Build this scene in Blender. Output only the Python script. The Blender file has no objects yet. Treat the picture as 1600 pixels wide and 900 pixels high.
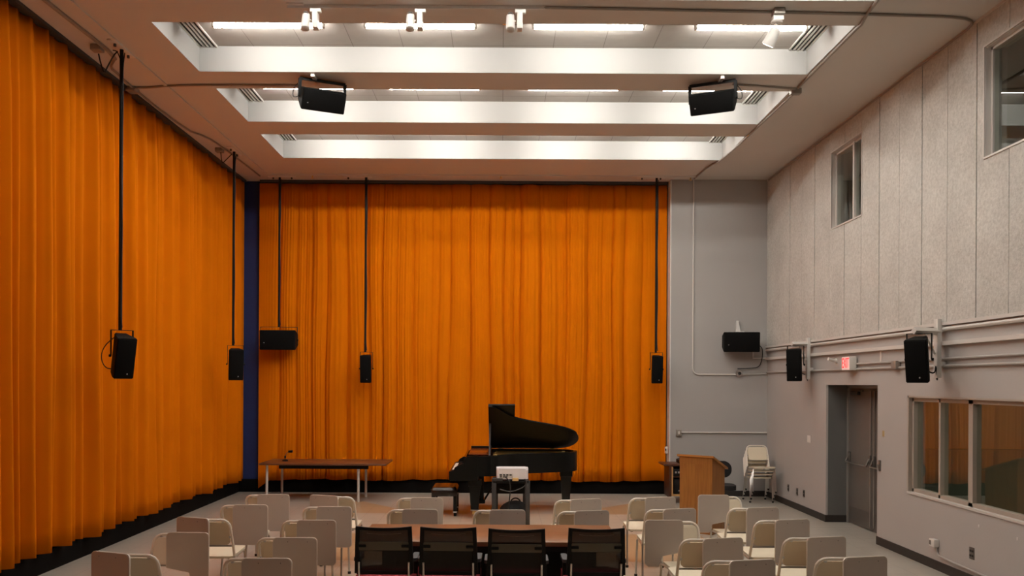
import bpy, bmesh, math, random
from mathutils import Vector, Matrix, Euler
random.seed(7)
SC = bpy.context.scene
COL = SC.collection
PI = math.pi
R = math.radians

# ------------------------------------------------------------------ camera figures
F, CX, CY, EYE, ROLL = 1333.0, 783.5, 597.0, 2.1, R(0.30)
ZC = 5.88                      # ceiling height
XR = 4.94                      # right wall
YB = 15.85                     # grey part of the end wall
cr, sr = math.cos(ROLL), math.sin(ROLL)
def uv(px, py):
    a, b = px - CX, py - CY
    return a*cr + b*sr, -a*sr + b*cr
def at(px, py, Y):
    """photo pixel -> world point at depth Y"""
    u, v = uv(px, py)
    return Vector((u*Y/F, Y, EYE - v*Y/F))

# ------------------------------------------------------------------ materials
def mat(name, col, rough=0.5, metal=0.0, spec=0.5, noise=0.0, nscale=8.0, bump=0.0, bscale=60.0, coat=0.0, emit=0.0, ecol=None, sheen=0.0):
    m = bpy.data.materials.new(name); m.use_nodes = True
    nt = m.node_tree; b = nt.nodes['Principled BSDF']
    b.inputs['Base Color'].default_value = (*col, 1)
    b.inputs['Roughness'].default_value = rough
    b.inputs['Metallic'].default_value = metal
    b.inputs['Specular IOR Level'].default_value = spec
    b.inputs['Coat Weight'].default_value = coat
    if sheen: b.inputs['Sheen Weight'].default_value = sheen
    if emit:
        b.inputs['Emission Color'].default_value = (*(ecol or col), 1)
        b.inputs['Emission Strength'].default_value = emit
    if noise or bump:
        tc = nt.nodes.new('ShaderNodeTexCoord')
    if noise:
        n = nt.nodes.new('ShaderNodeTexNoise'); n.inputs['Scale'].default_value = nscale; n.inputs['Detail'].default_value = 4
        nt.links.new(tc.outputs['Object'], n.inputs['Vector'])
        mx = nt.nodes.new('ShaderNodeMixRGB')
        mx.inputs[1].default_value = (*[max(0, c*(1-noise)) for c in col], 1)
        mx.inputs[2].default_value = (*[min(1, c*(1+noise)) for c in col], 1)
        nt.links.new(n.outputs['Fac'], mx.inputs[0]); nt.links.new(mx.outputs[0], b.inputs['Base Color'])
    if bump:
        n2 = nt.nodes.new('ShaderNodeTexNoise'); n2.inputs['Scale'].default_value = bscale; n2.inputs['Detail'].default_value = 3
        nt.links.new(tc.outputs['Object'], n2.inputs['Vector'])
        bp = nt.nodes.new('ShaderNodeBump'); bp.inputs['Strength'].default_value = bump; bp.inputs['Distance'].default_value = 0.02
        nt.links.new(n2.outputs['Fac'], bp.inputs['Height']); nt.links.new(bp.outputs[0], b.inputs['Normal'])
    return m

M = {}
M['wall']   = mat('grey wall paint', (0.43, 0.405, 0.385), 0.75, noise=0.04, nscale=1.5, bump=0.05, bscale=25)
M['block']  = mat('grey end wall paint', (0.375, 0.36, 0.345), 0.7, noise=0.04, nscale=1.5)
M['cofferdim'] = mat('coffer sides darkened against glow', (0.37, 0.365, 0.35), 0.85)  # darker than the ceiling white, so lamp-lit coffer faces come out less bright
M['white']  = mat('white ceiling paint', (0.62, 0.60, 0.565), 0.85, noise=0.02, nscale=2)
M['whitemetal'] = mat('white enamel', (0.68, 0.67, 0.64), 0.45)
M['railmetal'] = mat('pale painted strut', (0.62, 0.59, 0.55), 0.5)
M['blue']   = mat('navy paint', (0.007, 0.018, 0.095), 0.6, noise=0.1)
M['skirt']  = mat('black cove base', (0.0055, 0.0045, 0.004), 0.9, spec=0.08)
M['base']   = mat('dark brown cove base', (0.022, 0.017, 0.014), 0.5)
M['drape']  = mat('orange drapery', (0.60, 0.150, 0.0015), 0.95, spec=0.04, noise=0.08, nscale=2.0, bump=0.04, bscale=140, sheen=0.0)
M['black']  = mat('satin black', (0.006, 0.006, 0.006), 0.55, spec=0.2)
M['spk']    = mat('speaker black', (0.005, 0.0055, 0.005), 0.7, spec=0.15, bump=0.15, bscale=300)
M['grille'] = mat('speaker grille', (0.004, 0.004, 0.004), 0.8, spec=0.1, bump=0.4, bscale=500)
M['badge']  = mat('small silver badge', (0.55, 0.55, 0.55), 0.35, metal=0.7)
M['lacquer']= mat('black piano lacquer', (0.004, 0.004, 0.004), 0.12, spec=0.4, coat=0.1)
M['satin']  = mat('black piano case', (0.004, 0.0045, 0.004), 0.3, spec=0.25)
M['gold']   = mat('gold piano plate', (0.85, 0.52, 0.16), 0.35, metal=0.6)
M['brass']  = mat('brass', (0.75, 0.55, 0.22), 0.3, metal=1.0)
M['ivory']  = mat('ivory white', (0.85, 0.82, 0.72), 0.35)
M['chrome'] = mat('brushed chrome', (0.62, 0.60, 0.57), 0.28, metal=1.0)
M['conduit']= mat('galvanised conduit', (0.30, 0.27, 0.235), 0.45, metal=0.25)
M['greypipe']= mat('painted conduit', (0.40, 0.375, 0.35), 0.6)
M['cream']  = mat('cream chair shell', (0.74, 0.655, 0.50), 0.5, noise=0.04, nscale=5)
M['frame']  = mat('beige chair frame', (0.80, 0.74, 0.64), 0.4)
M['tablet'] = mat('grey tablet laminate', (0.50, 0.445, 0.40), 0.6, noise=0.03, nscale=6)
M['tabedge']= mat('pale tablet edge', (0.68, 0.62, 0.54), 0.5)
M['rubber'] = mat('black rubber', (0.012, 0.011, 0.010), 0.7)
M['red']    = mat('red seat fabric', (0.30, 0.022, 0.032), 0.9, noise=0.1, nscale=30)
M['armpad'] = mat('dark grey arm pad', (0.055, 0.055, 0.058), 0.6)
M['grey']   = mat('dark grey metal', (0.045, 0.045, 0.045), 0.45)
M['doormetal'] = mat('grey painted door', (0.13, 0.118, 0.105), 0.45, noise=0.04)
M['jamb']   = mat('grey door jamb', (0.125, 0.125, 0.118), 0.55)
M['doorframe'] = mat('door frame metal', (0.27, 0.255, 0.235), 0.4, metal=0.2)
M['winframe'] = mat('taupe window frame', (0.40, 0.345, 0.29), 0.5)
M['plate']  = mat('grey cover plate', (0.16, 0.145, 0.13), 0.4, metal=0.5)
M['whitepl']= mat('white plastic', (0.68, 0.66, 0.62), 0.45)
M['redlamp']= mat('red exit letters', (0.9, 0.05, 0.05), 0.4, emit=0.7, ecol=(1, 0.05, 0.06))
M['exitface']= mat('lit exit face', (0.9, 0.75, 0.7), 0.4, emit=0.28, ecol=(1, 0.45, 0.45))
M['tube']   = mat('lit fluorescent tube', (1, 1, 1), 0.5, emit=95.0, ecol=(1.0, 0.955, 0.885))
M['spotlit']= mat('lit spot lens', (1, 1, 1), 0.5, emit=14.0, ecol=(1, 0.95, 0.88))
M['darkroom']= mat('dark room paint', (0.36, 0.37, 0.31), 0.8)
M['booth']  = mat('booth paint', (0.38, 0.29, 0.19), 0.8)
M['boothgreen']= mat('booth green panel', (0.16, 0.19, 0.145), 0.6)
M['slot']   = mat('dark slot', (0.02, 0.018, 0.014), 0.8)
M['orange'] = mat('orange plug', (0.8, 0.22, 0.03), 0.5)
M['bagcloth']= mat('black bag cloth', (0.008, 0.008, 0.009), 0.85, bump=0.3, bscale=40)
M['bluecloth']= mat('dark blue cloth', (0.012, 0.016, 0.04), 0.85)
M['yellow'] = mat('yellow tag', (0.85, 0.60, 0.25), 0.5)
M['carpetred'] = mat('oxblood leather', (0.012, 0.006, 0.005), 0.25, spec=0.5)
M['tan'] = mat('tan keypad', (0.45, 0.33, 0.16), 0.6)

def wood(name, a, b, scale=3.0, rough=0.4, axis=2, stretch=12.0):
    m = bpy.data.materials.new(name); m.use_nodes = True; nt = m.node_tree; bs = nt.nodes['Principled BSDF']
    tc = nt.nodes.new('ShaderNodeTexCoord'); mp = nt.nodes.new('ShaderNodeMapping')
    s = [stretch]*3; s[axis] = 1.0; mp.inputs['Scale'].default_value = s
    n = nt.nodes.new('ShaderNodeTexNoise'); n.inputs['Scale'].default_value = scale; n.inputs['Detail'].default_value = 6
    r = nt.nodes.new('ShaderNodeValToRGB'); r.color_ramp.elements[0].position = 0.3; r.color_ramp.elements[1].position = 0.72
    r.color_ramp.elements[0].color = (*a, 1); r.color_ramp.elements[1].color = (*b, 1)
    nt.links.new(tc.outputs['Object'], mp.inputs[0]); nt.links.new(mp.outputs[0], n.inputs['Vector'])
    nt.links.new(n.outputs['Fac'], r.inputs[0]); nt.links.new(r.outputs[0], bs.inputs['Base Color'])
    bs.inputs['Roughness'].default_value = rough
    return m
M['oak']    = wood('oak lectern', (0.25, 0.095, 0.018), (0.36, 0.15, 0.032), 3, 0.4, 2, 14)
M['oaktop'] = wood('oak lectern top', (0.38, 0.16, 0.035), (0.48, 0.21, 0.05), 3, 0.35, 0, 14)
M['walnut'] = wood('brown table laminate', (0.115, 0.042, 0.017), (0.155, 0.060, 0.026), 2, 0.35, 0, 12)
M['conf']   = wood('wood conference table', (0.20, 0.088, 0.036), (0.26, 0.118, 0.05), 2, 0.32, 0, 12)
M['pine']   = wood('pale wood edge', (0.42, 0.23, 0.08), (0.55, 0.32, 0.13), 3, 0.5, 2, 10)
M['cherry'] = wood('dark cherry panel', (0.05, 0.016, 0.006), (0.08, 0.026, 0.010), 3, 0.4, 2, 10)

def tile_mat(name, c1, c2, mortar, size, rough, seam=0.006, spec=0.5):
    m = bpy.data.materials.new(name); m.use_nodes = True; nt = m.node_tree; bs = nt.nodes['Principled BSDF']
    tc = nt.nodes.new('ShaderNodeTexCoord'); br = nt.nodes.new('ShaderNodeTexBrick')
    br.offset = 0.0; br.squash = 1.0
    br.inputs['Scale'].default_value = 1.0; br.inputs['Brick Width'].default_value = size; br.inputs['Row Height'].default_value = size
    br.inputs['Mortar Size'].default_value = seam; br.inputs['Mortar Smooth'].default_value = 0.2
    br.inputs['Color1'].default_value = (*c1, 1); br.inputs['Color2'].default_value = (*c2, 1); br.inputs['Mortar'].default_value = (*mortar, 1)
    n = nt.nodes.new('ShaderNodeTexNoise'); n.inputs['Scale'].default_value = 9; n.inputs['Detail'].default_value = 5
    hv = nt.nodes.new('ShaderNodeMixRGB'); hv.blend_type = 'MULTIPLY'; hv.inputs[0].default_value = 0.35
    rp = nt.nodes.new('ShaderNodeValToRGB'); rp.color_ramp.elements[0].color = (0.7, 0.7, 0.7, 1); rp.color_ramp.elements[1].color = (1.1, 1.1, 1.1, 1)
    nt.links.new(tc.outputs['Object'], br.inputs['Vector']); nt.links.new(tc.outputs['Object'], n.inputs['Vector'])
    nt.links.new(n.outputs['Fac'], rp.inputs[0]); nt.links.new(br.outputs['Color'], hv.inputs[1]); nt.links.new(rp.outputs[0], hv.inputs[2])
    nt.links.new(hv.outputs[0], bs.inputs['Base Color'])
    bs.inputs['Roughness'].default_value = rough; bs.inputs['Specular IOR Level'].default_value = spec
    return m
M['vct']   = tile_mat('grey vinyl floor tile', (0.42, 0.385, 0.33), (0.45, 0.415, 0.355), (0.36, 0.33, 0.28), 0.305, 0.30)
M['vcttan']= tile_mat('tan vinyl floor tile', (0.46, 0.31, 0.175), (0.50, 0.335, 0.19), (0.40, 0.26, 0.15), 0.305, 0.28)
M['vctpink']= tile_mat('beige vinyl floor tile', (0.51, 0.435, 0.345), (0.54, 0.46, 0.365), (0.42, 0.34, 0.27), 0.305, 0.28)
M['coffer']= tile_mat('coffer ceiling tile', (0.40, 0.375, 0.34), (0.385, 0.36, 0.325), (0.22, 0.205, 0.18), 0.61, 0.9, 0.005)

def board_mat():
    m = mat('rough cement board', (0.42, 0.395, 0.355), 0.9)
    nt = m.node_tree; bs = nt.nodes['Principled BSDF']
    tc = nt.nodes.new('ShaderNodeTexCoord')
    n = nt.nodes.new('ShaderNodeTexNoise'); n.inputs['Scale'].default_value = 28; n.inputs['Detail'].default_value = 8; n.inputs['Roughness'].default_value = 0.75
    n3 = nt.nodes.new('ShaderNodeTexNoise'); n3.inputs['Scale'].default_value = 2.2; n3.inputs['Detail'].default_value = 5
    r = nt.nodes.new('ShaderNodeValToRGB'); r.color_ramp.elements[0].position = 0.32; r.color_ramp.elements[1].position = 0.6
    r.color_ramp.elements[0].color = (0.45, 0.435, 0.395, 1); r.color_ramp.elements[1].color = (0.64, 0.625, 0.58, 1)
    r3 = nt.nodes.new('ShaderNodeValToRGB'); r3.color_ramp.elements[0].position = 0.3; r3.color_ramp.elements[1].position = 0.7
    r3.color_ramp.elements[0].color = (0.86, 0.86, 0.86, 1); r3.color_ramp.elements[1].color = (1, 1, 1, 1)
    mx = nt.nodes.new('ShaderNodeMixRGB'); mx.blend_type = 'MULTIPLY'; mx.inputs[0].default_value = 1.0
    for q in (n, n3): nt.links.new(tc.outputs['Object'], q.inputs['Vector'])
    nt.links.new(n.outputs['Fac'], r.inputs[0]); nt.links.new(n3.outputs['Fac'], r3.inputs[0])
    nt.links.new(r.outputs[0], mx.inputs[1]); nt.links.new(r3.outputs[0], mx.inputs[2]); nt.links.new(mx.outputs[0], bs.inputs['Base Color'])
    bp = nt.nodes.new('ShaderNodeBump'); bp.inputs['Strength'].default_value = 0.5; bp.inputs['Distance'].default_value = 0.02
    nt.links.new(n.outputs['Fac'], bp.inputs['Height']); nt.links.new(bp.outputs[0], bs.inputs['Normal'])
    return m
M['board'] = board_mat()

def glass_mat(name, ior, tint=(0.92, 0.96, 0.93)):
    m = bpy.data.materials.new(name); m.use_nodes = True; nt = m.node_tree
    for n in list(nt.nodes):
        if n.type == 'BSDF_PRINCIPLED': nt.nodes.remove(n)
    out = [n for n in nt.nodes if n.type == 'OUTPUT_MATERIAL'][0]
    lw = nt.nodes.new('ShaderNodeLayerWeight'); lw.inputs['Blend'].default_value = 0.5
    pw = nt.nodes.new('ShaderNodeMath'); pw.operation = 'POWER'; pw.inputs[1].default_value = 3.0
    fr = nt.nodes.new('ShaderNodeMath'); fr.operation = 'MULTIPLY_ADD'; fr.inputs[1].default_value = 0.8; fr.inputs[2].default_value = ior
    nt.links.new(lw.outputs['Facing'], pw.inputs[0]); nt.links.new(pw.outputs[0], fr.inputs[0])
    tr = nt.nodes.new('ShaderNodeBsdfTransparent'); tr.inputs[0].default_value = (*tint, 1)
    gl = nt.nodes.new('ShaderNodeBsdfGlossy'); gl.inputs['Roughness'].default_value = 0.01
    mx = nt.nodes.new('ShaderNodeMixShader')
    nt.links.new(fr.outputs[0], mx.inputs[0]); nt.links.new(tr.outputs[0], mx.inputs[1]); nt.links.new(gl.outputs[0], mx.inputs[2]); nt.links.new(mx.outputs[0], out.inputs[0])
    return m
M['glass'] = glass_mat('window glass', 0.05)

def mesh_fabric():
    m = mat('black woven mesh', (0.012, 0.012, 0.011), 0.8)
    nt = m.node_tree; b = nt.nodes['Principled BSDF']; out = [n for n in nt.nodes if n.type == 'OUTPUT_MATERIAL'][0]
    tr = nt.nodes.new('ShaderNodeBsdfTransparent'); mx = nt.nodes.new('ShaderNodeMixShader'); mx.inputs[0].default_value = 0.955
    nt.links.new(tr.outputs[0], mx.inputs[1]); nt.links.new(b.outputs[0], mx.inputs[2]); nt.links.new(mx.outputs[0], out.inputs[0])
    return m
M['mesh'] = mesh_fabric()

# ------------------------------------------------------------------ mesh builder
class MB:
    def __init__(s): s.bm = bmesh.new()
    def box(s, c, size, rot=None, bevel=0.0, seg=2):
        tmp = bmesh.new()
        bmesh.ops.create_cube(tmp, size=1.0)
        bmesh.ops.scale(tmp, vec=Vector(size), verts=tmp.verts)
        if bevel: bmesh.ops.bevel(tmp, geom=list(tmp.edges), offset=bevel, segments=seg, affect='EDGES', profile=0.5)
        mtx = Matrix.Translation(Vector(c))
        if rot is not None: mtx = mtx @ Euler(rot).to_matrix().to_4x4()
        tmp.transform(mtx); s.merge(tmp); return s
    def bb(s, a, b, bevel=0.0):
        return s.box([(a[i]+b[i])/2 for i in range(3)], [abs(b[i]-a[i]) for i in range(3)], bevel=bevel)
    def merge(s, tmp):
        me = bpy.data.meshes.new('t'); tmp.to_mesh(me); tmp.free(); s.bm.from_mesh(me); bpy.data.meshes.remove(me)
    def cyl(s, a, b, r1, r2=None, n=16, cap=True):
        a, b = Vector(a), Vector(b); r2 = r1 if r2 is None else r2; d = b - a
        tmp = bmesh.new()
        bmesh.ops.create_cone(tmp, cap_ends=cap, segments=n, radius1=r1, radius2=r2, depth=d.length)
        q = Vector((0, 0, 1)).rotation_difference(d.normalized()).to_matrix().to_4x4()
        tmp.transform(Matrix.Translation((a+b)/2) @ q); s.merge(tmp); return s
    def tube(s, pts, r, n=8, closed=False):
        pts = [Vector(p) for p in pts]; rings = []; N = len(pts); up = None
        rad = r if isinstance(r, (list, tuple)) else [r]*N
        for i, p in enumerate(pts):
            if closed: t = (pts[(i+1) % N] - pts[i-1]).normalized()
            else: t = (pts[min(i+1, N-1)] - pts[max(i-1, 0)]).normalized()
            if up is None:
                up = Vector((0, 0, 1)) if abs(t.z) < 0.9 else Vector((1, 0, 0))
            x = (up - t*up.dot(t))
            if x.length < 1e-5: x = Vector((0, 1, 0)) - t*t.y
            x.normalize(); y = t.cross(x); up = x
            rings.append([s.bm.verts.new(p + (x*math.cos(2*PI*k/n) + y*math.sin(2*PI*k/n))*rad[i]) for k in range(n)])
        for i in range(N if closed else N-1):
            A, B = rings[i], rings[(i+1) % N]
            for k in range(n): s.bm.faces.new((A[k], A[(k+1) % n], B[(k+1) % n], B[k]))
        if not closed:
            s.bm.faces.new(rings[0][::-1]); s.bm.faces.new(rings[-1])
        return s
    def lathe(s, prof, c=(0, 0, 0), n=24):
        """prof: (radius, z) list"""
        c = Vector(c); rings = []
        for r, z in prof:
            rings.append([s.bm.verts.new(c + Vector((max(r, 1e-4)*math.cos(2*PI*k/n), max(r, 1e-4)*math.sin(2*PI*k/n), z))) for k in range(n)])
        for A, B in zip(rings, rings[1:]):
            for k in range(n): s.bm.faces.new((A[k], A[(k+1) % n], B[(k+1) % n], B[k]))
        s.bm.faces.new(rings[0][::-1]); s.bm.faces.new(rings[-1]); return s
    def prism(s, poly, lo, hi, plane='xy', fn=None):
        """extrude polygon; plane gives which axes poly holds; lo/hi on the third"""
        def V(a, b, h):
            v = {'xy': (a, b, h), 'xz': (a, h, b), 'yz': (h, a, b)}[plane]
            return Vector(fn(v)) if fn else Vector(v)
        A = [s.bm.verts.new(V(a, b, lo)) for a, b in poly]; B = [s.bm.verts.new(V(a, b, hi)) for a, b in poly]; n = len(poly)
        s.bm.faces.new(A[::-1]); s.bm.faces.new(B)
        for k in range(n): s.bm.faces.new((A[k], A[(k+1) % n], B[(k+1) % n], B[k]))
        return s
    def grid(s, nu, nv, fn):
        vs = [[s.bm.verts.new(Vector(fn(i/(nu-1), j/(nv-1)))) for j in range(nv)] for i in range(nu)]
        for i in range(nu-1):
            for j in range(nv-1): s.bm.faces.new((vs[i][j], vs[i+1][j], vs[i+1][j+1], vs[i][j+1]))
        return s
    def xf(s, m): s.bm.transform(m); return s
    def build(s, name, m, parent=None, smooth=True, loc=None, ang=38, normals=True):
        if normals: bmesh.ops.recalc_face_normals(s.bm, faces=s.bm.faces)
        if smooth:
            for f in s.bm.faces: f.smooth = True
            for e in s.bm.edges:
                if len(e.link_faces) == 2 and e.calc_face_angle(0) > R(ang): e.smooth = False
        me = bpy.data.meshes.new(name); s.bm.to_mesh(me); s.bm.free()
        me.materials.append(M[m] if isinstance(m, str) else m)
        o = bpy.data.objects.new(name, me); COL.objects.link(o)
        if parent: o.parent = parent
        if loc is not None: o.location = loc
        return o

def tag(o, label=None, cat=None, group=None, kind=None):
    if label: o['label'] = label
    if cat: o['category'] = cat
    if group: o['group'] = group
    if kind: o['kind'] = kind
    return o
def thing(name, label, cat, loc=(0, 0, 0), rz=0.0, group=None, rot=None):
    o = bpy.data.objects.new(name, None); COL.objects.link(o)
    o.empty_display_size = 0.1
    o.location = loc; o.rotation_euler = rot if rot is not None else (0, 0, rz)
    return tag(o, label, cat, group)
def struct(o): o['kind'] = 'structure'; return o
def dup(root, loc, rz=0.0, label=None, group=None, rot=None):
    def cp(o, p):
        c = o.copy(); COL.objects.link(c)
        if p: c.parent = p
        for ch in list(o.children): cp(ch, c)
        return c
    r = cp(root, None); r.location = loc; r.rotation_euler = rot if rot is not None else (0, 0, rz)
    if label: r['label'] = label
    if group: r['group'] = group
    return r
def arc(c, r, a0, a1, n, ax=0, ay=2):
    out = []
    for k in range(n+1):
        a = a0 + (a1-a0)*k/n; v = [c[0], c[1], c[2]]; v[ax] += r*math.cos(a); v[ay] += r*math.sin(a); out.append(tuple(v))
    return out
def rrect(x0, y0, x1, y1, r, n=5):
    rs = r if isinstance(r, (list, tuple)) else [r]*4
    pts = []
    for (cx, cy, a, q) in ((x1-rs[0], y1-rs[0], 0, rs[0]), (x0+rs[1], y1-rs[1], 90, rs[1]), (x0+rs[2], y0+rs[2], 180, rs[2]), (x1-rs[3], y0+rs[3], 270, rs[3])):
        for k in range(n+1):
            t = R(a + 90*k/n); pts.append((cx + q*math.cos(t), cy + q*math.sin(t)))
    return pts
def smooth_poly(pts, it=2, closed=False):
    for _ in range(it):
        out = []; n = len(pts)
        for i in range(n if closed else n-1):
            a, b = Vector(pts[i]), Vector(pts[(i+1) % n])
            out += [tuple(a*0.75+b*0.25), tuple(a*0.25+b*0.75)]
        if not closed: out = [tuple(pts[0])] + out + [tuple(pts[-1])]
        pts = out
    return pts
# ================================================================== ROOM SHELL
Y0 = -3.0                       # wall behind the camera
# floor with inlaid vinyl bands
struct(MB().bb((-5.6, Y0-0.3, -0.2), (9.0, 16.8, 0.0)).build('floor', 'vct', smooth=False))
b = MB()
for y in (4.6, 8.2, 11.8):
    b.bb((-2.75, y, -0.0005), (2.75, y+1.8, 0.0012))
struct(b.build('floor_band_beige', 'vctpink', smooth=False))
b = MB()
for y in (2.8, 6.4, 10.0):
    b.bb((-2.75, y, -0.0005), (2.75, y+1.8, 0.0012))
b.prism([(1.05, 13.6), (2.75, 13.6), (2.75, 14.9), (2.3, 14.9)], -0.0005, 0.0012)
b.prism([(-2.75, 13.6), (-1.3, 13.6), (-2.4, 14.9), (-2.75, 14.9)], -0.0005, 0.0012)
struct(b.build('floor_band_tan', 'vcttan', smooth=False))

# ceiling: slab with seven coffers
CO = [(9.0 + 2.035*k, 10.44 + 2.01*k) for k in range(-4, 3)]
CXL, CXR, CD = -3.72, 3.72, 0.31
b = MB()
b.bb((-5.6, Y0-0.3, ZC), (CXL, 16.8, ZC+CD)); b.bb((CXR, Y0-0.3, ZC), (5.3, 16.8, ZC+CD))
ys = [Y0-0.3] + [v for c in CO for v in c] + [16.8]
for i in range(0, len(ys), 2): b.bb((CXL, ys[i], ZC), (CXR, ys[i+1], ZC+CD))
struct(b.build('ceiling', 'white', smooth=False))
b = MB()                                    # added thin lining, coloured darker to hold down the glow in the coffers
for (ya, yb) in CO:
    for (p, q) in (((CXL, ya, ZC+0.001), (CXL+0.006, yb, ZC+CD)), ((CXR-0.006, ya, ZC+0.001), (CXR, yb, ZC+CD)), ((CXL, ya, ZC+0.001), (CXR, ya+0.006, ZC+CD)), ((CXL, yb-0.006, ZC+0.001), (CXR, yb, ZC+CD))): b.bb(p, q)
struct(b.build('ceiling_coffer_dim_lining', 'cofferdim', smooth=False))
struct(MB().bb((-5.6, Y0-0.3, ZC+CD), (5.3, 16.8, ZC+CD+0.2)).build('ceiling_coffer_deck', 'coffer', smooth=False))

# left wall, end walls, pilaster
struct(MB().bb((-5.6, Y0-0.3, 0), (-5.08, 16.8, ZC)).build('wall_left', 'wall', smooth=False))
struct(MB().bb((-5.08, 16.34, 0), (3.13, 16.8, ZC)).build('wall_back', 'block', smooth=False))
struct(MB().bb((3.13, YB, 0), (XR, 16.8, ZC)).build('wall_back_corner', 'block', smooth=False))
struct(MB().bb((3.122, YB-0.006, 0.2), (3.142, YB+0.3, ZC-0.02)).build('trim_1', 'whitemetal', smooth=False))
struct(MB().bb((-5.08, 16.17, 0.0), (-4.56, 16.34, ZC)).build('wall_pilaster', 'blue', smooth=False))
struct(MB().bb((-5.6, Y0-0.3, 0), (5.3, Y0, ZC)).build('wall_front', 'wall', smooth=False))
# black skirting under the curtains
struct(MB().bb((-5.08, Y0, 0), (-4.95, 16.2, 0.235), bevel=0.004).build('baseboard_left', 'skirt'))
struct(MB().bb((-4.95, 16.12, 0), (3.13, 16.34, 0.24), bevel=0.004).build('baseboard_back', 'skirt'))
# curtain tracks
struct(MB().bb((-4.93, Y0, ZC-0.035), (-4.83, 16.1, ZC)).build('trim_2', 'grey', smooth=False))
struct(MB().bb((-4.56, 16.03, ZC-0.05), (3.11, 16.13, ZC)).build('trim_3', 'grey', smooth=False))

# right wall with openings
DY0, DY1, DZ = 11.2, 12.97, 2.085         # door recess
WY0, WY1, WZ0, WZ1 = 8.02, 10.34, 0.80, 1.94   # booth window
U = [(11.67, 12.74), (7.63, 8.70)]; UZ0, UZ1 = 4.41, 5.54
def wall_cells(b, x0, x1, y0, y1, z0, z1, holes):
    yy = sorted({y0, y1, *[v for h in holes for v in h[:2] if y0 < v < y1]}); zz = sorted({z0, z1, *[v for h in holes for v in h[2:] if z0 < v < z1]})
    for a, c in zip(yy, yy[1:]):
        for d, e in zip(zz, zz[1:]):
            my, mz = (a+c)/2, (d+e)/2
            if any(h[0] < my < h[1] and h[2] < mz < h[3] for h in holes): continue
            b.bb((x0, a, d), (x1, c, e))
holes = [(DY0, DY1, 0, DZ), (WY0, WY1, WZ0, WZ1)] + [(a, c, UZ0, UZ1) for a, c in U]
b = MB(); wall_cells(b, XR, XR+0.20, Y0-0.3, 16.8, 0, ZC, holes)
bmesh.ops.remove_doubles(b.bm, verts=b.bm.verts, dist=1e-4)
struct(b.build('wall_right', 'wall', smooth=False))
# cement boards on the upper right wall
edges = [15.84, 15.15, 14.58, 14.0, 13.43, 12.82, 12.26, 11.69, 11.13, 10.57, 10.0, 9.43, 8.85, 8.28, 7.7, 7.12, 6.5, 5.9, 5.3, 4.7, 4.1, 3.5, 2.9]
b = MB(); PZ0 = 2.79
for k, (y1, y0) in enumerate(zip(edges, edges[1:])):
    g = 0.007
    wall_cells(b, XR-0.022-0.003*(k % 2), XR, y0+g, y1-g, PZ0, ZC-0.03, [(a-0.0, c+0.0, UZ0, UZ1) for a, c in U])
struct(b.build('wall_right_panelling', 'board', smooth=False))
struct(MB().bb((XR-0.006, 2.9, PZ0), (XR+0.001, 15.84, UZ0-0.02)).build('wall_right_backing', 'plate', smooth=False))
struct(MB().bb((XR-0.045, 2.9, PZ0-0.035), (XR, 15.84, PZ0)).build('trim_4', 'railmetal', smooth=False))
struct(MB().bb((XR-0.03, 2.9, ZC-0.03), (XR, 15.84, ZC)).build('trim_5', 'railmetal', smooth=False))
# brown baseboards
b = MB()
b.bb((XR-0.012, DY1, 0), (XR, YB, 0.105)); b.bb((XR-0.012, Y0, 0), (XR, DY0, 0.105)); b.bb((XR-0.012, DY1-0.012, 0), (XR+0.33, DY1, 0.105))
struct(b.build('baseboard_right', 'base', smooth=False))
struct(MB().bb((3.15, YB-0.012, 0), (XR-0.012, YB, 0.105)).build('baseboard_end', 'base', smooth=False))
# door recess: reveals + double door
b = MB(); DX = XR+0.33
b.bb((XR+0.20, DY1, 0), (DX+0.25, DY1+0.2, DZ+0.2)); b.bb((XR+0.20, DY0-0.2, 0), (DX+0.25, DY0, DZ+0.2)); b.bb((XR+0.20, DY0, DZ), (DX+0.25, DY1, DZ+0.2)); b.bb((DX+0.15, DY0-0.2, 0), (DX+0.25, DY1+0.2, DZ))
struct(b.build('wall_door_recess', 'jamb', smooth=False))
struct(MB().bb((XR+0.03, DY1-0.004, 0.105), (DX, DY1, DZ)).bb((XR+0.03, DY0, DZ-0.004), (DX, DY1, DZ)).build('trim_6', 'jamb', smooth=False))
dm = (DY0+DY1)/2
b = MB(); b.bb((DX-0.02, DY1-0.05, 0), (DX+0.08, DY1, DZ)); b.bb((DX-0.02, DY0, 0), (DX+0.08, DY0+0.05, DZ)); b.bb((DX-0.02, DY0, DZ-0.05), (DX+0.08, DY1, DZ))
struct(b.build('trim_7', 'doorframe', smooth=False))
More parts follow.
